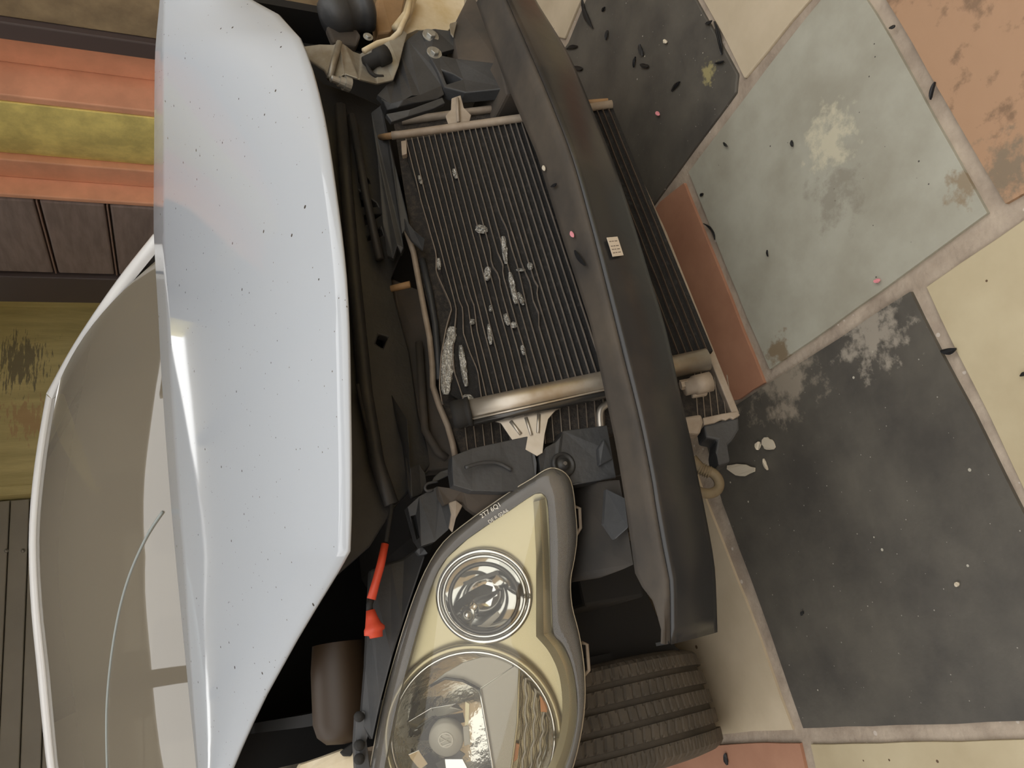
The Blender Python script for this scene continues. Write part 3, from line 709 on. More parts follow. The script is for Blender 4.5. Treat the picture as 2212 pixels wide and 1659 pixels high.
# ---- wheels -------------------------------------------------------
def wheel(cx, steer):
    c = Vector((cx, .82, .293)); R = .293; hw = .094; prof = []
    # across, radius, tread flag
    gro = [-.054, -.018, .018, .054]; prof.append((-hw*.75, .195, 0)); prof.append((-hw, .225, 0)); prof.append((-hw*1.03, .25, 0)); prof.append((-hw*.99, .272, 0)); prof.append((-hw*.93, .284, 1))
    for g in gro:
        e = -hw*.86 if g == gro[0] else None
        if e: prof.append((e, .290, 1))
        r = R-.35*g*g
        prof += [(g-.010, r-.0004, 1), (g-.0055, r-.0004, 1), (g-.0048, r-.009, 0), (g+.0048, r-.009, 0), (g+.0055, r-.0004, 1), (g+.010, r-.0004, 1)]
    prof += [(hw*.86, .290, 1), (hw*.93, .284, 1), (hw*.99, .272, 0), (hw*1.03, .25, 0), (hw, .225, 0), (hw*.75, .195, 0)]
    SEG = 500; V = []; n = len(prof); cs, sn = math.cos(steer), math.sin(steer)
    for i in range(SEG):
        for j, (a, r, tflag) in enumerate(prof):
            ph = (i + (a*260 if abs(a) < .06 else abs(a)*180)) % 5
            rr = r-(.0028 if tflag and ph < 1.0 else 0)
            th = 2*math.pi*i/SEG; y, z = rr*math.cos(th), rr*math.sin(th)
            V.append(c+Vector((a*cs-y*sn, a*sn+y*cs, z)))
    Fc = [(i*n+j, i*n+j+1, ((i+1) % SEG)*n+j+1, ((i+1) % SEG)*n+j) for i in range(SEG) for j in range(n-1)]
    wh = link('wheel', V, Fc, 'tyre', car, label='dusty front tyre with grooved tread')
    ax = Vector((cs, sn, 0))
    lathe('rim', [(.197, -.07), (.185, -.06), (.18, .0), (.06, .03), (.05, .05), (.05, -.03), (.185, .05), (.197, .07)], c, ax, 'rim', wh, 32)
    return wh
wheel(-.735, math.radians(6)); wheel(.655, math.radians(6))

# ---- headlight ----------------------------------------------------
HA = Vector((-.328, .25, .512)); HB = onY(1230, 1659, .40); HC = onY(830, 1659, .52)
HN = (HB-HA).cross(HC-HA).normalized()
if HN.y < 0: HN = -HN
def hp_(px, py, d=0): return onP(px, py, HA+HN*d, HN)
OUT = [(1197, 1012), (1222, 1024), (1236, 1052), (1243, 1110), (1246, 1160), (1240, 1210), (1232, 1255), (1235, 1310), (1250, 1370), (1261, 1440), (1263, 1520), (1252, 1600), (1230, 1680), (1190, 1760), (1120, 1830), (1030, 1850),
       (930, 1820), (830, 1760), (797, 1700), (806, 1620), (826, 1520), (850, 1430), (884, 1320), (918, 1235), (958, 1172), (1010, 1128), (1060, 1092), (1110, 1058), (1150, 1034), (1176, 1017)]
INN = [(1170, 1066), (1180, 1076), (1184, 1100), (1187, 1160), (1188, 1200), (1190, 1260), (1192, 1310), (1196, 1370), (1216, 1392), (1236, 1440), (1247, 1520), (1240, 1590), (1218, 1665), (1176, 1740), (1112, 1806), (1030, 1828),
       (938, 1800), (846, 1745), (828, 1690), (838, 1620), (856, 1530), (880, 1440), (908, 1340), (938, 1250), (966, 1205), (1010, 1165), (1060, 1130), (1100, 1104), (1135, 1080), (1156, 1067)]
def ring3(P, d): return catmull([hp_(x, y, d) for x, y in P], 3, True)
out0 = ring3(OUT, .0); inn0 = ring3(INN, -.006); nR = len(out0)
cen = sum(inn0, Vector())/nR
def bands(rings, closed_end=False):
    V = [p for r in rings for p in r]; Fc = []
    for i in range(len(rings)-1):
        for j in range(nR): Fc.append((i*nR+j, i*nR+(j+1) % nR, (i+1)*nR+(j+1) % nR, (i+1)*nR+j))
    if closed_end:
        V.append(closed_end); k = len(V)-1; b = (len(rings)-1)*nR
        for j in range(nR): Fc.append((b+j, b+(j+1) % nR, k))
    return V, Fc
# housing: rim flange, wall and back
back = [cen+(p-cen)*.8+HN*.13 for p in out0]
v, f = bands([[p+HN*.022 for p in ring3(INN, 0)], [p+HN*.012 for p in out0], [p+HN*.03 for p in out0], [cen+(p-cen)*.97+HN*.07 for p in out0], back], cen+HN*.15)
lamp = link('headlight', v, f, 'lamp_housing', car, smooth=True, label='clear twin-lens headlight hanging in the broken front panel')
# clear rim of the lens
mid1 = [a.lerp(b, .35)-HN*.006 for a, b in zip(out0, inn0)]
v, f = bands([[p+HN*.012 for p in out0], [p+HN*.002 for p in out0], mid1, inn0]); link('lens_rim', v, f, 'lens_rim', lamp, smooth=True, label='smoky clear rim of the headlight lens')
tube('rim_bead', [p+HN*.004 for p in out0]+[out0[0]+HN*.004], .0014, 'lamp_edge', lamp, 6)
# domed clear cover
rings = []
for k in range(6):
    s_ = 1-k/6; rings.append([cen+(p-cen)*s_ - HN*(.022*(1-s_*s_)) for p in inn0])
v, f = bands(rings, cen-HN*.022); link('lens', v, f, 'lens', lamp, smooth=True, label='clear domed lens cover')
# bezel with two round openings
def ell(px, py, rx, ry, d, n=48): return [hp_(px+rx*math.cos(2*math.pi*i/n), py+ry*math.sin(2*math.pi*i/n), d) for i in range(n)]
C1, R1_ = (1046, 1288), (98, 97)
C2, R2_ = (1022, 1592), (184, 192)
def hole_plate():
    lo = [hp_(x, y, .03) for x, y in INN]
    v, f = plate_vf([lo, ell(*C1, *R1_, .03), ell(*C2, *R2_, .03)], HN*.004); return v, f
v, f = hole_plate(); bez = link('bezel', v, f, 'lamp_bezel', lamp, bevel=.0015, label='satin bezel inside the headlight, tinted with a warm reflection')
v, f = bands([[p+HN*.03 for p in ring3(INN, 0)], [p-HN*.002 for p in inn0]]); link('inner_wall', v, f, 'lamp_satin', lamp, smooth=True)
# raised outer moulding: straight bar that runs into an arc
BARL = [(1152, 1084), (1158, 1200), (1158, 1375), (1187, 1410), (1208, 1460), (1215, 1530), (1206, 1600), (1180, 1665), (1140, 1725)]
BARR = [(1178, 1078), (1186, 1200), (1191, 1366), (1222, 1408), (1240, 1460), (1246, 1530), (1236, 1600), (1212, 1670), (1170, 1738)]
rowsb = [[hp_(x, y, .03) for x, y in BARL], [hp_(x, y, .008) for x, y in BARL], [hp_((a[0]+b[0])/2, (a[1]+b[1])/2, .004) for a, b in zip(BARL, BARR)], [hp_(x, y, .008) for x, y in BARR], [hp_(x, y, .03) for x, y in BARR]]
rowsb = [r[:3] + catmull(r[2:], 4) for r in rowsb]
v, f = grid_vf(rowsb); link('bezel_moulding', v, f, 'lamp_bezel', lamp, smooth=False, bevel=.002, label='satin moulding running round the big lamp, tinted with a warm reflection')
def ring_tube(c, r, d, rad_, m, name, a0=0, a1=360, k=64):
    P = []
    for i in range(k+1):
        a = math.radians(a0+(a1-a0)*i/k); P.append(hp_(c[0]+r[0]*math.cos(a), c[1]+r[1]*math.sin(a), d))
    return tube(name, P, rad_, m, lamp, 10)
ring_tube(C1, (99, 98), .020, .0042, 'chrome', 'trim_ring'); ring_tube(C1, (88, 87), .027, .003, 'chrome', 'trim_ring')
ring_tube(C2, (187, 195), .018, .0052, 'lamp_bezel', 'trim_ring'); ring_tube(C2, (176, 184), .026, .003, 'chrome', 'trim_ring')
# small lamp: mirror bowl, shield and bulb
def bowl(c, r, m, name, d0=.03, depth=.06, k=10, bulge=None):
    cc = hp_(*c, d0); e1 = (hp_(c[0]+r[0], c[1], d0)-cc); e2 = (hp_(c[0], c[1]+r[1], d0)-cc); V = []; n = 48
    for i in range(k+1):
        s_ = 1-i/k*.97
        for j in range(n):
            a = 2*math.pi*j/n; V.append(cc+(e1*math.cos(a)+e2*math.sin(a))*s_+HN*(depth*(1-s_*s_)))
    Fc = [(i*n+j, i*n+(j+1) % n, (i+1)*n+(j+1) % n, (i+1)*n+j) for i in range(k) for j in range(n)]; Fc.append(tuple(k*n+j for j in range(n)))
    return link(name, V, Fc, m, lamp, smooth=True)
bowl(C1, (96, 95), 'chrome', 'small_reflector', .03, .055)
# clear inner ring around the projector
ring_tube((1046, 1292), (74, 74), .034, .0035, 'lamp_dark', 'shade_ring')
def lplate(name, pts, d, m, th=.003, **k):
    ds = [p[2] if len(p) > 2 else d for p in pts]
    v, f = plate_vf([[hp_(p[0], p[1], dd) for p, dd in zip(pts, ds)]], HN*th); return link(name, v, f, m, lamp, bevel=.0008, **k)
lplate('bulb_shield', [(985, 1300, .03), (1010, 1280, .03), (1045, 1262, .034), (1065, 1268, .04), (1062, 1282, .045), (1030, 1290, .045), (1000, 1310, .05), (975, 1345, .055), (965, 1330, .05)], .04, 'lamp_dark')
lathe('bulb', [(.0001, -.02), (.008, -.018), (.012, -.008), (.012, .01), (.015, .012), (.015, .02)], hp_(1012, 1325, .05), HN, 'chrome', lamp, 20)
lplate('shade_strip', [(975, 1345, .05), (1000, 1360, .05), (1040, 1350, .05), (1075, 1320, .05), (1080, 1330, .052), (1045, 1365, .052), (1000, 1378, .052), (968, 1362, .052)], .05, 'lamp_satin')
lplate('reflector_rib', [(1000, 1258, .045), (1075, 1232, .045), (1078, 1240, .046), (1002, 1266, .046)], .045, 'lamp_dark')
# big lamp
bowl(C2, (174, 182), 'chrome_facet', 'main_reflector', .03, .08, 12)
lplate('reflector_plate', [(1036, 1490), (1122, 1432), (1118, 1560), (1104, 1668), (1092, 1760), (1078, 1740), (1062, 1640), (1046, 1545)], .034, 'lamp_satin', label='flat satin plate between main beam and indicator')
lplate('reflector_plate', [(930, 1480), (960, 1455), (1000, 1432), (1040, 1420), (1085, 1420), (1120, 1432), (1036, 1488), (1020, 1478), (985, 1468), (950, 1470)], .036, 'lamp_satin')
tube('divider', [hp_(1036, 1488, .030), hp_(1046, 1545, .030), hp_(1062, 1640, .030), hp_(1078, 1740, .030)], .0022, 'chrome', lamp, 8)
tube('divider', [hp_(930, 1482, .03), hp_(962, 1465, .03), hp_(1000, 1470, .03), hp_(1036, 1489, .03)], .0022, 'lamp_dark', lamp, 8)
tube('divider', [hp_(1122, 1434, .031), hp_(1118, 1560, .031), hp_(1104, 1668, .031), hp_(1090, 1760, .031)], .0016, 'lamp_bezel', lamp, 8)
# indicator: ribbed inner lens
IND = [(1122, 1434), (1158, 1442), (1186, 1485), (1200, 1545), (1198, 1610), (1178, 1675), (1140, 1735), (1092, 1762), (1104, 1668), (1118, 1560)]
lplate('indicator_reflector', IND, .045, 'indicator')
for k in range(7):
    P = []
    for i in range(15):
        t = i/14; x = 1126+k*10-20*max(0, t-.5)-(k*3)*t*.6; y = 1440+k*7+t*(290-k*16)
        P.append(hp_(x+2.5*math.sin(i*2.2+k), y, .040+.001*math.sin(i*1.7)))
    tube('indicator_rib', P, .0018, 'lamp_satin' if k % 2 else 'indicator', lamp, 6)
lplate('amber_bulb', [(1166, 1502, .036), (1188, 1498, .036), (1194, 1540, .036), (1168, 1538, .036)], .036, 'amber', th=.006, label='amber indicator bulb')
lplate('amber_glint', [(1112, 1605, .038), (1122, 1608, .038), (1118, 1640, .038), (1106, 1650, .038)], .038, 'amber')
# faceted vanes of the main reflector
for (pts, m) in (([(880, 1560, .05), (930, 1530, .045), (985, 1520, .04), (1000, 1535, .045), (940, 1550, .055), (890, 1585, .06)], 'chrome'),
                 ([(900, 1600, .05), (935, 1555, .05), (955, 1560, .055), (930, 1600, .06)], 'lamp_dark'),
                 ([(930, 1552, .055), (1000, 1540, .05), (1004, 1560, .055), (960, 1572, .06)], 'lamp_dark'),
                 ([(970, 1580, .05), (1005, 1570, .045), (1006, 1590, .05), (985, 1600, .055)], 'chrome'),
                 ([(1005, 1515, .036), (1014, 1520, .036), (1012, 1565, .038), (1004, 1570, .038)], 'lamp_bezel'),
                 ([(1000, 1570, .036), (1012, 1568, .036), (1016, 1608, .038), (1003, 1612, .038)], 'lamp_satin'),
                 ([(940, 1650, .05), (990, 1620, .045), (1005, 1630, .045), (960, 1680, .055)], 'lamp_dark'),
                 ([(860, 1640, .045), (905, 1620, .05), (925, 1650, .055), (870, 1690, .05)], 'chrome'),
                 ([(960, 1640, .048), (1000, 1640, .045), (1010, 1659, .045), (965, 1690, .052)], 'chrome')):
    lplate('reflector_vane', pts, .05, m)
# bulb cap with a round badge: ring with a V above a W
cc = hp_(963, 1598, .036); ub = unit(cc)
lathe('bulb_cap', [(.0001, 0), (34*ub, 0), (38*ub, .003), (38*ub, .02), (30*ub, .03)], cc, HN, 'lamp_satin', lamp, 28)
eb = cc-HN*.0008
e_up = (hp_(953, 1598, .036)-cc).normalized(); e_rt = (hp_(963, 1588, .036)-cc); e_rt = (e_rt-e_up*e_rt.dot(e_up)).normalized()
R_e = 15*ub; parts = []
parts.append(tube_vf([eb+(e_rt*math.cos(a)+e_up*math.sin(a))*R_e for a in [2*math.pi*i/28 for i in range(29)]], R_e*.14, 6))
for st_ in ([(-.42, .86), (0, .08), (.42, .86)], [(-.86, .45), (-.42, -.82), (0, .0), (.42, -.82), (.86, .45)]):
    parts.append(tube_vf([eb+e_rt*(a*R_e)+e_up*(b*R_e) for a, b in st_], R_e*.14, 6))
v, f = join_vf(parts); link('badge', v, f, 'emblem', lamp, label='small round badge with V over W')
# mounting loops on the lower edge of the lamp, adjuster knob
for P in ([(1240, 1094), (1252, 1098), (1254, 1140), (1243, 1158)], [(1256, 1388), (1268, 1392), (1272, 1448), (1262, 1458)]):
    tube('mount_loop', [hp_(x, y, .03) for x, y in P], .0028, 'alloy_dull', lamp, 8)
lathe('adjuster_knob', [(.0001, -.006), (.012, -.004), (.014, .004), (.012, .02)], onY(1246, 1220, .36), (0, 1, 0), 'lamp_housing', lamp, 18)
# moulded part number printed on the lens rim (illegible beyond the digits)
def text_on(name, s, px, py, ang, hpx, d, m, parent):
    cu = bpy.data.curves.new(name, 'FONT'); cu.body = s; cu.align_x = 'CENTER'; cu.size = 1; cu.extrude = .01
    ob = bpy.data.objects.new(name, cu); COL.objects.link(ob); bpy.context.view_layer.update()
    dg = bpy.context.evaluated_depsgraph_get(); me = bpy.data.meshes.new_from_object(ob.evaluated_get(dg)); bpy.data.objects.remove(ob)
    o_ = hp_(px, py, d); u_ = unit(o_)*hpx
    bx_ = (hp_(px+10*math.cos(ang), py+10*math.sin(ang), d)-o_).normalized(); by_ = -HN.cross(bx_)
    if by_.dot(hp_(px+10*math.sin(ang), py-10*math.cos(ang), d)-o_) < 0: by_ = -by_
    for vv in me.vertices:
        c_ = vv.co.copy(); vv.co = o_+bx_*(c_.x*u_)+by_*(c_.y*u_)-HN*(c_.z*u_)
    o = bpy.data.objects.new(name, me); COL.objects.link(o); me.materials.append(M[m]); o.parent = parent; return o
text_on('part_number', '2T7 6Q1', 1062, 1106, math.radians(-33), 14, -.008, 'emblem', lamp)
text_on('part_number', 'DE R 02A6', 1078, 1118, math.radians(-33), 11, -.008, 'emblem', lamp)

# ---- lock carrier and broken plastic ------------------------------
lc = plate('lock_carrier', [(640, 120), (700, 180), (760, 200), (825, 228), (850, 330), (880, 470), (866, 552), (846, 600), (852, 640), (885, 760), (905, 900), (935, 1000), (885, 1060), (850, 1100), (800, 1180), (720, 1250), (700, 1000), (700, 600), (690, 300)],
           'black_plastic', car, Y=.42, th=(0, .02, 0), bevel=.003,
           holes=[[(772, 362), (797, 388), (800, 396), (776, 396)], [(776, 412), (812, 438), (816, 446), (782, 446)], [(786, 462), (826, 462), (790, 486)], [(822, 492), (828, 508), (796, 520), (794, 512)], [(818, 722), (838, 728), (828, 752), (812, 742)]],
           label='black plastic lock carrier under the bonnet edge')
tube('carrier_rib', [onY(x, y, .405) for x, y in ((735, 230), (748, 400), (765, 600), (790, 850), (815, 1000), (846, 1090))], .012, 'black_plastic', lc, 8)
tube('carrier_rib', [onY(x, y, .40) for x, y in ((760, 250), (790, 420), (820, 560))], .008, 'black_plastic', lc, 8)
plate('carrier_strip', [(801, 243, .38), (824, 226, .36), (838, 290, .35), (852, 350, .35), (880, 465, .34), (884, 486, .345), (868, 505, .35), (872, 535, .36), (866, 548, .365), (858, 530, .36), (850, 558, .37), (836, 552, .38), (826, 480, .375), (815, 340, .375)], 'grey_plastic', lc, th=(0, .012, -.004), label='grey upright strip beside the condenser')
plate('carrier_flap', [(874, 470, .33), (895, 497, .32), (918, 516, .30), (914, 541, .31), (890, 520, .325), (876, 498, .335)], 'grey_plastic', lc, th=(0, .005, 0))
# right side: torn mounting and metal panel
plate('metal_panel', [(652, 100, .39), (690, 95, .37), (720, 96, .36), (733, 90, .35), (745, 96, .36), (762, 110, .38), (778, 116, .39), (790, 108, .38), (815, 92, .36), (840, 88, .35), (866, 60, .36), (880, 72, .36), (872, 100, .35), (862, 140, .34), (850, 172, .34), (815, 180, .34), (775, 170, .33), (745, 160, .34), (716, 176, .35), (700, 150, .36), (668, 130, .38)],
      'steel', lc, th=(0, .006, 0), bevel=.002, label='bent pale metal panel')
tube('panel_fold', [onY(x, y, .345) for x, y in ((733, 92), (722, 130), (712, 170))], .006, 'steel', lc, 8)
tube('panel_fold', [onY(x, y, .355) for x, y in ((786, 110), (815, 94), (845, 86), (862, 70), (880, 30), (886, 0))], .006, 'reservoir', lc, 8)
plate('torn_mount', [(862, 108, .37), (880, 85, .36), (905, 66, .35), (940, 62, .34), (985, 68, .33), (984, 105, .33), (930, 120, .32), (940, 150, .31), (954, 186, .30), (930, 196, .305), (908, 206, .31), (890, 206, .31), (870, 217, .315), (845, 224, .33), (832, 235, .34), (826, 215, .345), (815, 205, .35), (835, 183, .35), (852, 176, .36), (858, 140, .37)],
      'grey_plastic', lc, th=(0, .012, 0), label='torn grey plastic lamp mount')
plate('torn_edge', [(826, 215, .335), (845, 222, .325), (870, 215, .31), (908, 204, .305), (954, 184, .295), (960, 204, .30), (945, 214, .305), (900, 222, .31), (860, 232, .32), (836, 238, .335)], 'black_plastic', lc, th=(0, .02, 0))
plate('torn_flap', [(834, 246, .31), (885, 236, .295), (956, 210, .285), (962, 222, .285), (938, 234, .29), (880, 252, .30), (846, 263, .31)], 'grey_plastic', lc, th=(0, .01, 0))
plate('mount_arm', [(930, 122, .31), (948, 118, .31), (985, 126, .30), (1085, 138, .24), (1100, 190, .22), (1005, 200, .27), (960, 188, .29), (948, 160, .30)], 'grey_plastic', lc, th=(0, .03, 0), bevel=.004, holes=[[(955, 152, .30), (980, 160, .29), (998, 172, .285), (965, 182, .29)]])
plate('rail_end', [(978, 60, .33), (995, 25, .33), (1018, -20, .33), (1045, 30, .30), (1080, 138, .25), (990, 128, .31)], 'dust_plastic', lc, th=(0, .05, 0), bevel=.004)
plate('rail_bracket', [(972, 50, .32), (988, 45, .32), (980, 80, .32), (974, 72, .32)], 'steel', lc, th=(0, .004, 0))
bolt(lc, onY(930, 78, .335), (0, -1, 0), .010); bolt(lc, onY(938, 115, .31), (0, -1, 0), .009)
bp = onY(756, 184, .325); e = Vector((.03, -.25, 1)).normalized()
lathe('stud', [(.013, 0), (.013, .012), (.0095, .012), (.0095, .022), (.0065, .022), (.0065, .036), (.0045, .038), (.0001, .038)], bp, e, 'zinc', lc, 14, smooth=False)
bolt(lc, onY(795, 80, .40), (0, -1, 0), .006)
c = onY(818, 125, .34); d = (onY(838, 112, .33)-onY(795, 132, .34)).normalized()
tube('connector', [c-d*.03, c-d*.005, c-d*.004, c+d*.02], [.014, .014, .018, .018], 'black_rubber', lc, 14, label='black round connector plug')
Pk = [onY(x, y, .345) for x, y in ((793, 135), (798, 152), (810, 164), (828, 166))]; tube('connector_strap', catmull(Pk, 4), .004, 'black_rubber', lc, 8)
box('wing_panel', (.40, .52, .20), (.735, .56, .82), 'dark_void', car, bevel=.004)
plate('liner_panel', [(1230, 1245), (1375, 1225), (1420, 1330), (1460, 1395), (1496, 1425), (1484, 1460), (1300, 1500), (1230, 1530)], 'dark_void', car, Y=.60, th=(0, .02, 0), bevel=.004)
# reservoir, pump and bracket behind the right corner
plate('washer_reservoir', [(880, 20, .41), (895, -30, .41), (1000, -40, .40), (1004, 10, .40), (985, 48, .40), (968, 66, .40), (900, 64, .40), (868, 78, .41), (872, 50, .41)], 'reservoir', car, th=(0, .05, 0), bevel=.015, label='cream plastic washer reservoir')
plate('brown_bracket', [(818, -20, .43), (878, -20, .42), (868, 30, .42), (845, 68, .42), (815, 72, .43), (812, 30, .43)], 'brown_metal', car, th=(0, .04, 0), bevel=.006)
pc = onY(752, 25, .405); pa = (onY(800, 10, .40)-onY(700, 35, .42)).normalized()
lathe('pump', [(.0001, -.06), (.03, -.055), (.043, -.04), (.046, -.01), (.043, -.008), (.043, .02), (.048, .022), (.048, .04), (.03, .05), (.0001, .05)], pc, pa, 'grey_plastic', car, 28, label='dark ribbed pump behind the broken corner')
plate('pump_bracket', [(705, 55, .41), (770, 62, .41), (780, 78, .41), (770, 100, .42), (720, 92, .42)], 'dust_plastic', car, th=(0, .02, 0), bevel=.004)
tube('reservoir_neck', [onY(x, y, .39) for x, y in ((855, 62), (880, 30), (892, -10))], .010, 'reservoir', car, 10)
# centre: fan shroud behind the bent radiator edge
plate('fan_shroud', [(846, 600, .44), (905, 625, .41), (930, 730, .40), (940, 835, .40), (985, 985, .39), (985, 1010, .39), (930, 1015, .42), (900, 1040, .43), (880, 900, .45), (860, 760, .46)], 'dust_plastic', car, th=(0, .04, 0), bevel=.004, label='dusty dark fan shroud')
tube('shroud_ridge', [onY(x, y, .40) for x, y in ((905, 740), (912, 850), (918, 930), (945, 975), (965, 990))], .007, 'dust_plastic', car, 8)
tube('latch_pin', [onY(845, 624, .38), onY(886, 614, .36)], .006, 'brown_metal', car, 10)
plate('shroud_edge', [(845, 850, .42), (880, 905, .39), (884, 960, .385), (886, 1010, .385), (905, 1000, .39), (918, 1020, .39), (922, 1045, .39), (912, 1068, .39), (890, 1075, .385), (882, 1050, .385), (872, 960, .40)], 'black_plastic', lc, th=(0, .01, 0))
plate('torn_plate', [(977, 985, .30), (1020, 968, .295), (1080, 955, .285), (1140, 942, .275), (1146, 936, .275), (1150, 955, .275), (1160, 1000, .275), (1158, 1042, .28), (1130, 1058, .285), (1085, 1062, .29), (1020, 1060, .30), (980, 1048, .305), (975, 1015, .305)], 'grey_plastic', lc, th=(0, .02, 0), bevel=.003, label='torn dark plastic plate above the headlight tip')
tube('plate_ridge', catmull([onY(x, y, .283) for x, y in ((1005, 1010), (1040, 1000), (1075, 1000), (1105, 1015))], 4), .003, 'grey_plastic', lc, 8)
plate('mount_plate', [(1163, 985, .275), (1180, 965, .27), (1200, 955, .265), (1212, 942, .26), (1216, 930, .26), (1312, 918, .235), (1322, 975, .235), (1332, 1032, .24), (1260, 1044, .26), (1200, 1052, .275), (1170, 1035, .28)], 'black_plastic', lc, th=(0, .03, 0), bevel=.004, label='black mounting plate with a round fastener')
cf_ = onY(1218, 1003, .262)
lathe('fastener_seat', [(.020, .004), (.019, -.002), (.015, -.003), (.014, .0), (.009, .0), (.008, -.004), (.0001, -.004)], cf_, (0, 1, 0), 'black_plastic', lc, 28)
bolt(lc, cf_+Vector((0, -.003, 0)), (0, -1, 0), .0035, washer=False, m='lamp_housing')
plate('plate_tab', [(1292, 968, .238), (1306, 946, .232), (1326, 990, .232), (1296, 1006, .236)], 'grey_plastic', lc, th=(0, .01, 0), bevel=.003)
tube('plate_lip', [onY(x, y, .262) for x, y in ((1232, 1048), (1262, 1042), (1340, 1026))], .0015, 'grey_plastic', lc, 6)
plate('torn_shelf', [(945, 1050, .33), (1000, 1058, .32), (1090, 1066, .31), (1158, 1052, .31), (1120, 1072, .32), (1060, 1105, .33), (1030, 1112, .34), (1010, 1098, .34), (1000, 1086, .34), (975, 1085, .34), (960, 1090, .34), (948, 1072, .34)], 'dust_plastic', lc, th=(0, .012, 0))
plate('lamp_carrier', [(880, 1095, .38), (905, 1072, .37), (945, 1050, .36), (950, 1080, .36), (975, 1090, .35), (985, 1115, .35), (968, 1145, .36), (940, 1170, .37), (910, 1180, .38), (900, 1165, .39), (890, 1130, .39)], 'black_plastic', lc, th=(0, .02, 0), bevel=.003, holes=[[(887, 1115, .385), (898, 1112, .38), (908, 1160, .385), (900, 1166, .388)]])
plate('torn_clip', [(970, 1085, .34), (985, 1080, .335), (1000, 1092, .335), (985, 1120, .335), (978, 1150, .345), (970, 1140, .345), (975, 1110, .34)], 'alloy_dull', lc, th=(0, .004, 0))
Pq = [onY(x, y, .36) for x, y in ((945, 1040), (925, 1044), (918, 1052), (922, 1060), (935, 1058))]; tube('wire_hook', catmull(Pq, 4), .0022, 'grey_plastic', lc, 8)
plate('hook_arm', [(938, 1030, .36), (952, 1018, .36), (976, 1010, .355), (976, 1024, .355), (930, 1046, .36)], 'grey_plastic', lc, th=(0, .004, 0))
plate('lamp_back_cover', [(800, 1230, .47), (840, 1215, .46), (872, 1205, .455), (905, 1180, .44), (920, 1200, .43), (880, 1320, .44), (848, 1420, .45), (822, 1520, .47), (805, 1600, .5), (780, 1560, .52), (790, 1440, .50), (795, 1320, .48)], 'black_plastic', lc, th=(0, .02, 0), bevel=.004)
plate('lamp_tab', [(898, 1190, .43), (908, 1178, .425), (918, 1186, .42), (925, 1196, .42), (906, 1200, .43)], 'grey_plastic', lc, th=(0, .01, 0))
# crash box between headlight and bar, and its mate on the right
plate('crash_box', [(1236, 1046, .32), (1340, 1030, .20), (1352, 1100, .18), (1372, 1226, .18), (1300, 1238, .26), (1236, 1250, .34), (1215, 1150, .35)], 'rail_dark', car, th=(0, .10, .0), bevel=.006, label='dark crash box joining the bar to the frame')
plate('box_plate', [(1310, 1055, .215), (1350, 1075, .172), (1358, 1140, .172), (1330, 1165, .19), (1305, 1130, .21)], 'grey_plastic', car, th=(0, .01, 0), bevel=.002)
rb = [onZ(1010, 30, .44), onZ(1075, 150, .44)]
box('crash_box', (.36, .21, .36), (.46, .42, .47), 'dust_plastic', car, bevel=.006)
# frame rail to the bar on the left and lamp-side shade
box('frame_rail', (-.52, .42, .30), (-.42, 1.1, .42), 'dark_void', car, bevel=.006)
# cable with red sleeve
Pc = catmull([onY(x, y, .40) for x, y in ((772, 830), (790, 910), (812, 980), (835, 1050), (845, 1088), (842, 1120), (834, 1172))], 5)
tube('cable', Pc, .0035, 'black_rubber', car, 8)
Pc = [onY(832, 1175, .40), onY(822, 1222, .40), onY(812, 1258, .41), onY(802, 1294, .415)]
tube('red_sleeve', Pc, [.0058, .0062, .0062, .0068], 'red_sleeve', car, 12, label='red rubber sleeve on a cable')
tube('cable', [onY(802, 1294, .415), onY(798, 1306, .417), onY(799, 1322, .418)], .005, 'black_rubber', car, 8)
Pc = [onY(800, 1318, .418), onY(803, 1335, .418), onY(806, 1350, .418), onY(809, 1357, .418), onY(809, 1366, .418), onY(812, 1368, .418), onY(813, 1377, .418)]
tube('red_boot', Pc, [.0065, .009, .012, .0155, .0155, .0105, .0095], 'red_sleeve', car, 12, label='red rubber boot at the end of the cable')
# tall brown box deep in the bay, clamp and wing edge at the bottom left
lathe('battery_cover', [(.0001, -.075), (.028, -.072), (.042, -.06), (.048, -.04), (.048, .04), (.044, .08)], onY(738, 1500, .62), (1, 0, -.05), 'bay_brown', car, 32, label='brown rounded cover deep in the engine bay')
plate('hinge_clamp', [(770, 1545, .52), (785, 1535, .51), (798, 1545, .51), (802, 1570, .51), (792, 1600, .52), (800, 1659, .53), (770, 1680, .54), (766, 1610, .53)], 'grey_plastic', car, th=(0, .02, 0), bevel=.005)
for y in (1548, 1610, 1640):
    lathe('clamp_bolt', [(.0001, -.006), (.006, -.005), (.008, .004), (.008, .01)], onY(778, y, .515), (0, 1, 0), 'black_rubber', car, 14)
plate('wing_edge', [(630, 1690, .66), (650, 1652, .66), (700, 1635, .64), (745, 1618, .62), (760, 1632, .61), (768, 1612, .60), (775, 1640, .60), (780, 1700, .60)], 'reservoir', car, th=(0, .03, 0), bevel=.004, label='pale inner edge of the front wing')
plate('wing_gasket', [(735, 1625, .605), (760, 1606, .60), (785, 1598, .59), (790, 1606, .59), (768, 1616, .60), (758, 1634, .60), (742, 1634, .605)], 'black_rubber', car, th=(0, .008, 0))

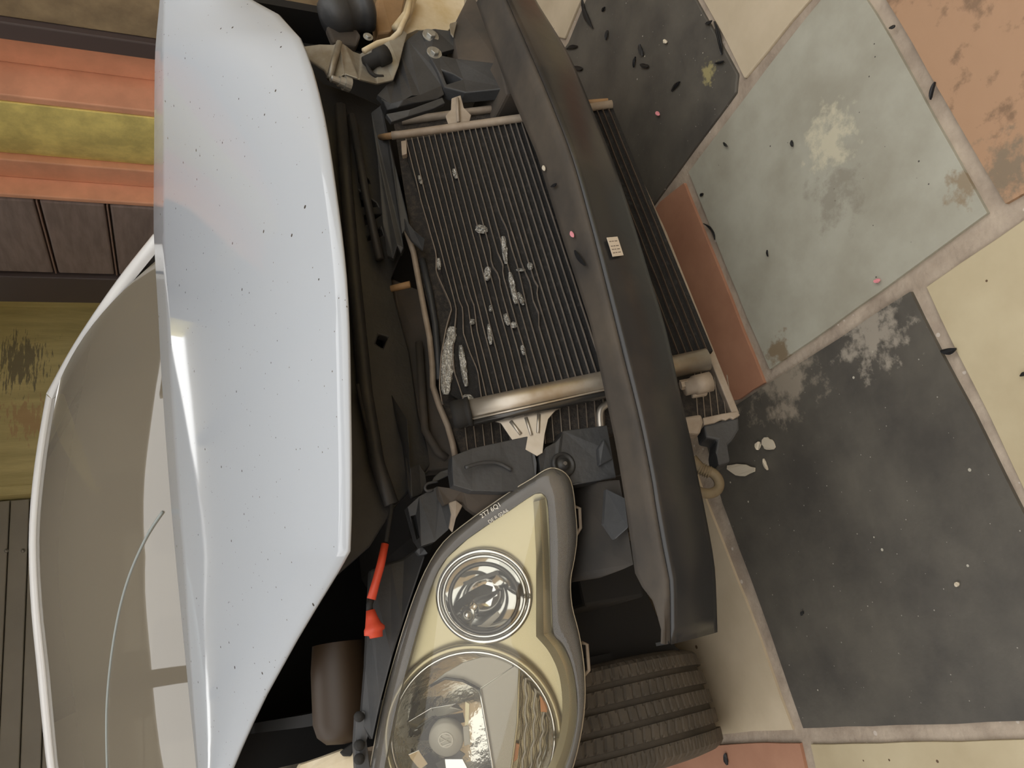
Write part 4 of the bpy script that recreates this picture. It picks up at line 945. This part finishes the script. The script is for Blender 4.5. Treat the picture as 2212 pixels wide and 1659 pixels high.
# ================================================================== loose bits on floor and bar
def shard(px, py, Lp, ang, wp=7, m='shard', curl=.25, z=.003, name='plastic_shard'):
    a = math.radians(ang); dx, dy = math.cos(a), math.sin(a); n = 7; up_, lo_ = [], []
    for i in range(n):
        t = i/(n-1)-.5; wob = curl*Lp*(.25-t*t)
        wd = wp*.5*(1-(2*t)**2*.7)*(1+.5*noise.noise(Vector((px, i*1.7, py))))
        cxp, cyp = px+dx*t*Lp-dy*wob, py+dy*t*Lp+dx*wob
        h = z+.004*abs(noise.noise(Vector((i*.9, px*.1, 3))))
        up_.append(onZ(cxp-dy*wd, cyp+dx*wd, h+.002)); lo_.append(onZ(cxp+dy*wd, cyp-dx*wd, h))
    v, f = plate_vf([up_+lo_[::-1]], (0, 0, -.002)); return link(name, v, f, m)
G = 'black plastic shards scattered on the tiles'
for (a, lab) in [((1268, 30, 66, 70, 9, 'shard', .3), 'long twisted black shard on the joint of the dark tile, nearest the bar'),
                 ((1310, 76, 22, 100, 6), 'short black sliver on the dark tile near the long twisted shard'),
                 ((1384, 108, 26, 75, 9), 'black chip with a hooked end in the middle of the dark tile'),
                 ((1370, 134, 24, 100, 5), 'thin straight black sliver beside the rounded chip on the dark tile'),
                 ((1391, 141, 18, 10, 9), 'small rounded black chip on the dark tile'),
                 ((1550, 82, 74, 78, 9, 'shard', -.15), 'longest black strip lying on the joint by the upper cream tile'),
                 ((1553, 134, 20, -15, 5), 'small black sliver at the end of the longest strip'),
                 ((1530, 48, 16, -30, 6), 'small black piece above the longest strip'),
                 ((1459, 187, 28, 130, 7), 'stout black sliver alone on the right of the dark tile'),
                 ((1303, 20, 12, 120, 5), 'tiny black crumb at the top of the dark tile'),
                 ((1566, 312, 12, 50, 5), 'small black crumb at the upper left of the grey tile'),
                 ((1710, 310, 14, 85, 6), 'small upright black chip in the middle of the grey tile'),
                 ((1515, 421, 9, 130, 6), 'tiny black crumb at the left edge of the grey tile'),
                 ((1531, 500, 42, 55, 4, 'shard', -.6), 'curled black thread at the edge of the terracotta tile'),
                 ((2014, 196, 40, 105, 8), 'straight black splinter on the joint beside the orange tile'),
                 ((1926, 58, 14, -30, 6), 'small black chip on the joint above the splinter'),
                 ((2048, 756, 34, -10, 14, 'shard', .4), 'ragged black flake on the joint of the yellow tile'),
                 ((1568, 1640, 26, 80, 8), 'black leaf-shaped sliver on the terracotta tile by the tyre'),
                 ((2208, 808, 14, -40, 8), 'black chip at the far right on the yellow tile'),
                 ((1235, 103, 24, 165, 9), 'dark chip half hidden by the crash bar'),
                 ((1246, 146, 22, 10, 10), 'dark curved chip just below the crash bar'),
                 ((1657, 547, 14, 85, 3), 'thin black hair-like sliver low on the grey tile'),
                 ((1732, 1325, 10, 110, 6), 'lone dark crumb on the big dark tile')]:
    tag(shard(*a), lab, 'shard', G)
for (a, m, lab, cat) in [((1420, 245, 10, 60, 8), 'petal', 'pink petal on the dark tile', 'petal'), ((1436, 89, 9, 60, 9), 'flake', 'white round crumb on the dark tile', 'crumb'),
                         ((1893, 606, 14, -20, 8), 'petal', 'pale pink petal at the lower edge of the grey tile', 'petal'),
                         ((1660, 958, 32, 40, 24), 'flake', 'largest pale paint flake beside the radiator end', 'flake'), ((1637, 963, 18, 100, 12), 'flake', 'smaller pale flake next to the largest one', 'flake'),
                         ((1653, 1003, 26, 70, 7), 'flake', 'thin bent pale flake under the others', 'flake'), ((1600, 1012, 60, 5, 26), 'flake', 'broad tan flake in the shade under the radiator tank', 'flake'),
                         ((2066, 1262, 10, 20, 10), 'flake', 'white speck of paint on the big dark tile', 'flake')]:
    tag(shard(*a, m=m, name='petal' if cat == 'petal' else 'paint_flake'), lab, cat)
def bar_bit(px, py, Lp, ang, wp, m, lab, name):
    a = math.radians(ang); dx, dy = math.cos(a), math.sin(a); pts = []
    def P_(x, y): return onZ(x, y, .4815)
    n = 6; up_, lo_ = [], []
    for i in range(n):
        t = i/(n-1)-.5; wd = wp*.5*(1-(2*t)**2*.8); wob = .2*Lp*(.25-t*t)
        up_.append(P_(px+dx*t*Lp-dy*(wob+wd), py+dy*t*Lp+dx*(wob+wd))); lo_.append(P_(px+dx*t*Lp-dy*(wob-wd), py+dy*t*Lp+dx*(wob-wd)))
    v, f = plate_vf([up_+lo_[::-1]], (0, 0, -.0015)); o = link(name, v, f, m); tag(o, lab, name.split('_')[-1])
bar_bit(1195, 400, 14, -35, 6, 'shard', 'black sliver lying on top of the crash bar', 'plastic_shard')
bar_bit(1252, 557, 40, 55, 9, 'shard', 'curled black shard on top of the crash bar beside the sticker', 'plastic_shard')
bar_bit(1235, 506, 14, 70, 7, 'petal', 'pink petal on top of the crash bar', 'petal')
bar_bit(1174, 363, 12, 80, 6, 'flake', 'yellowish flake on top of the crash bar', 'flake')
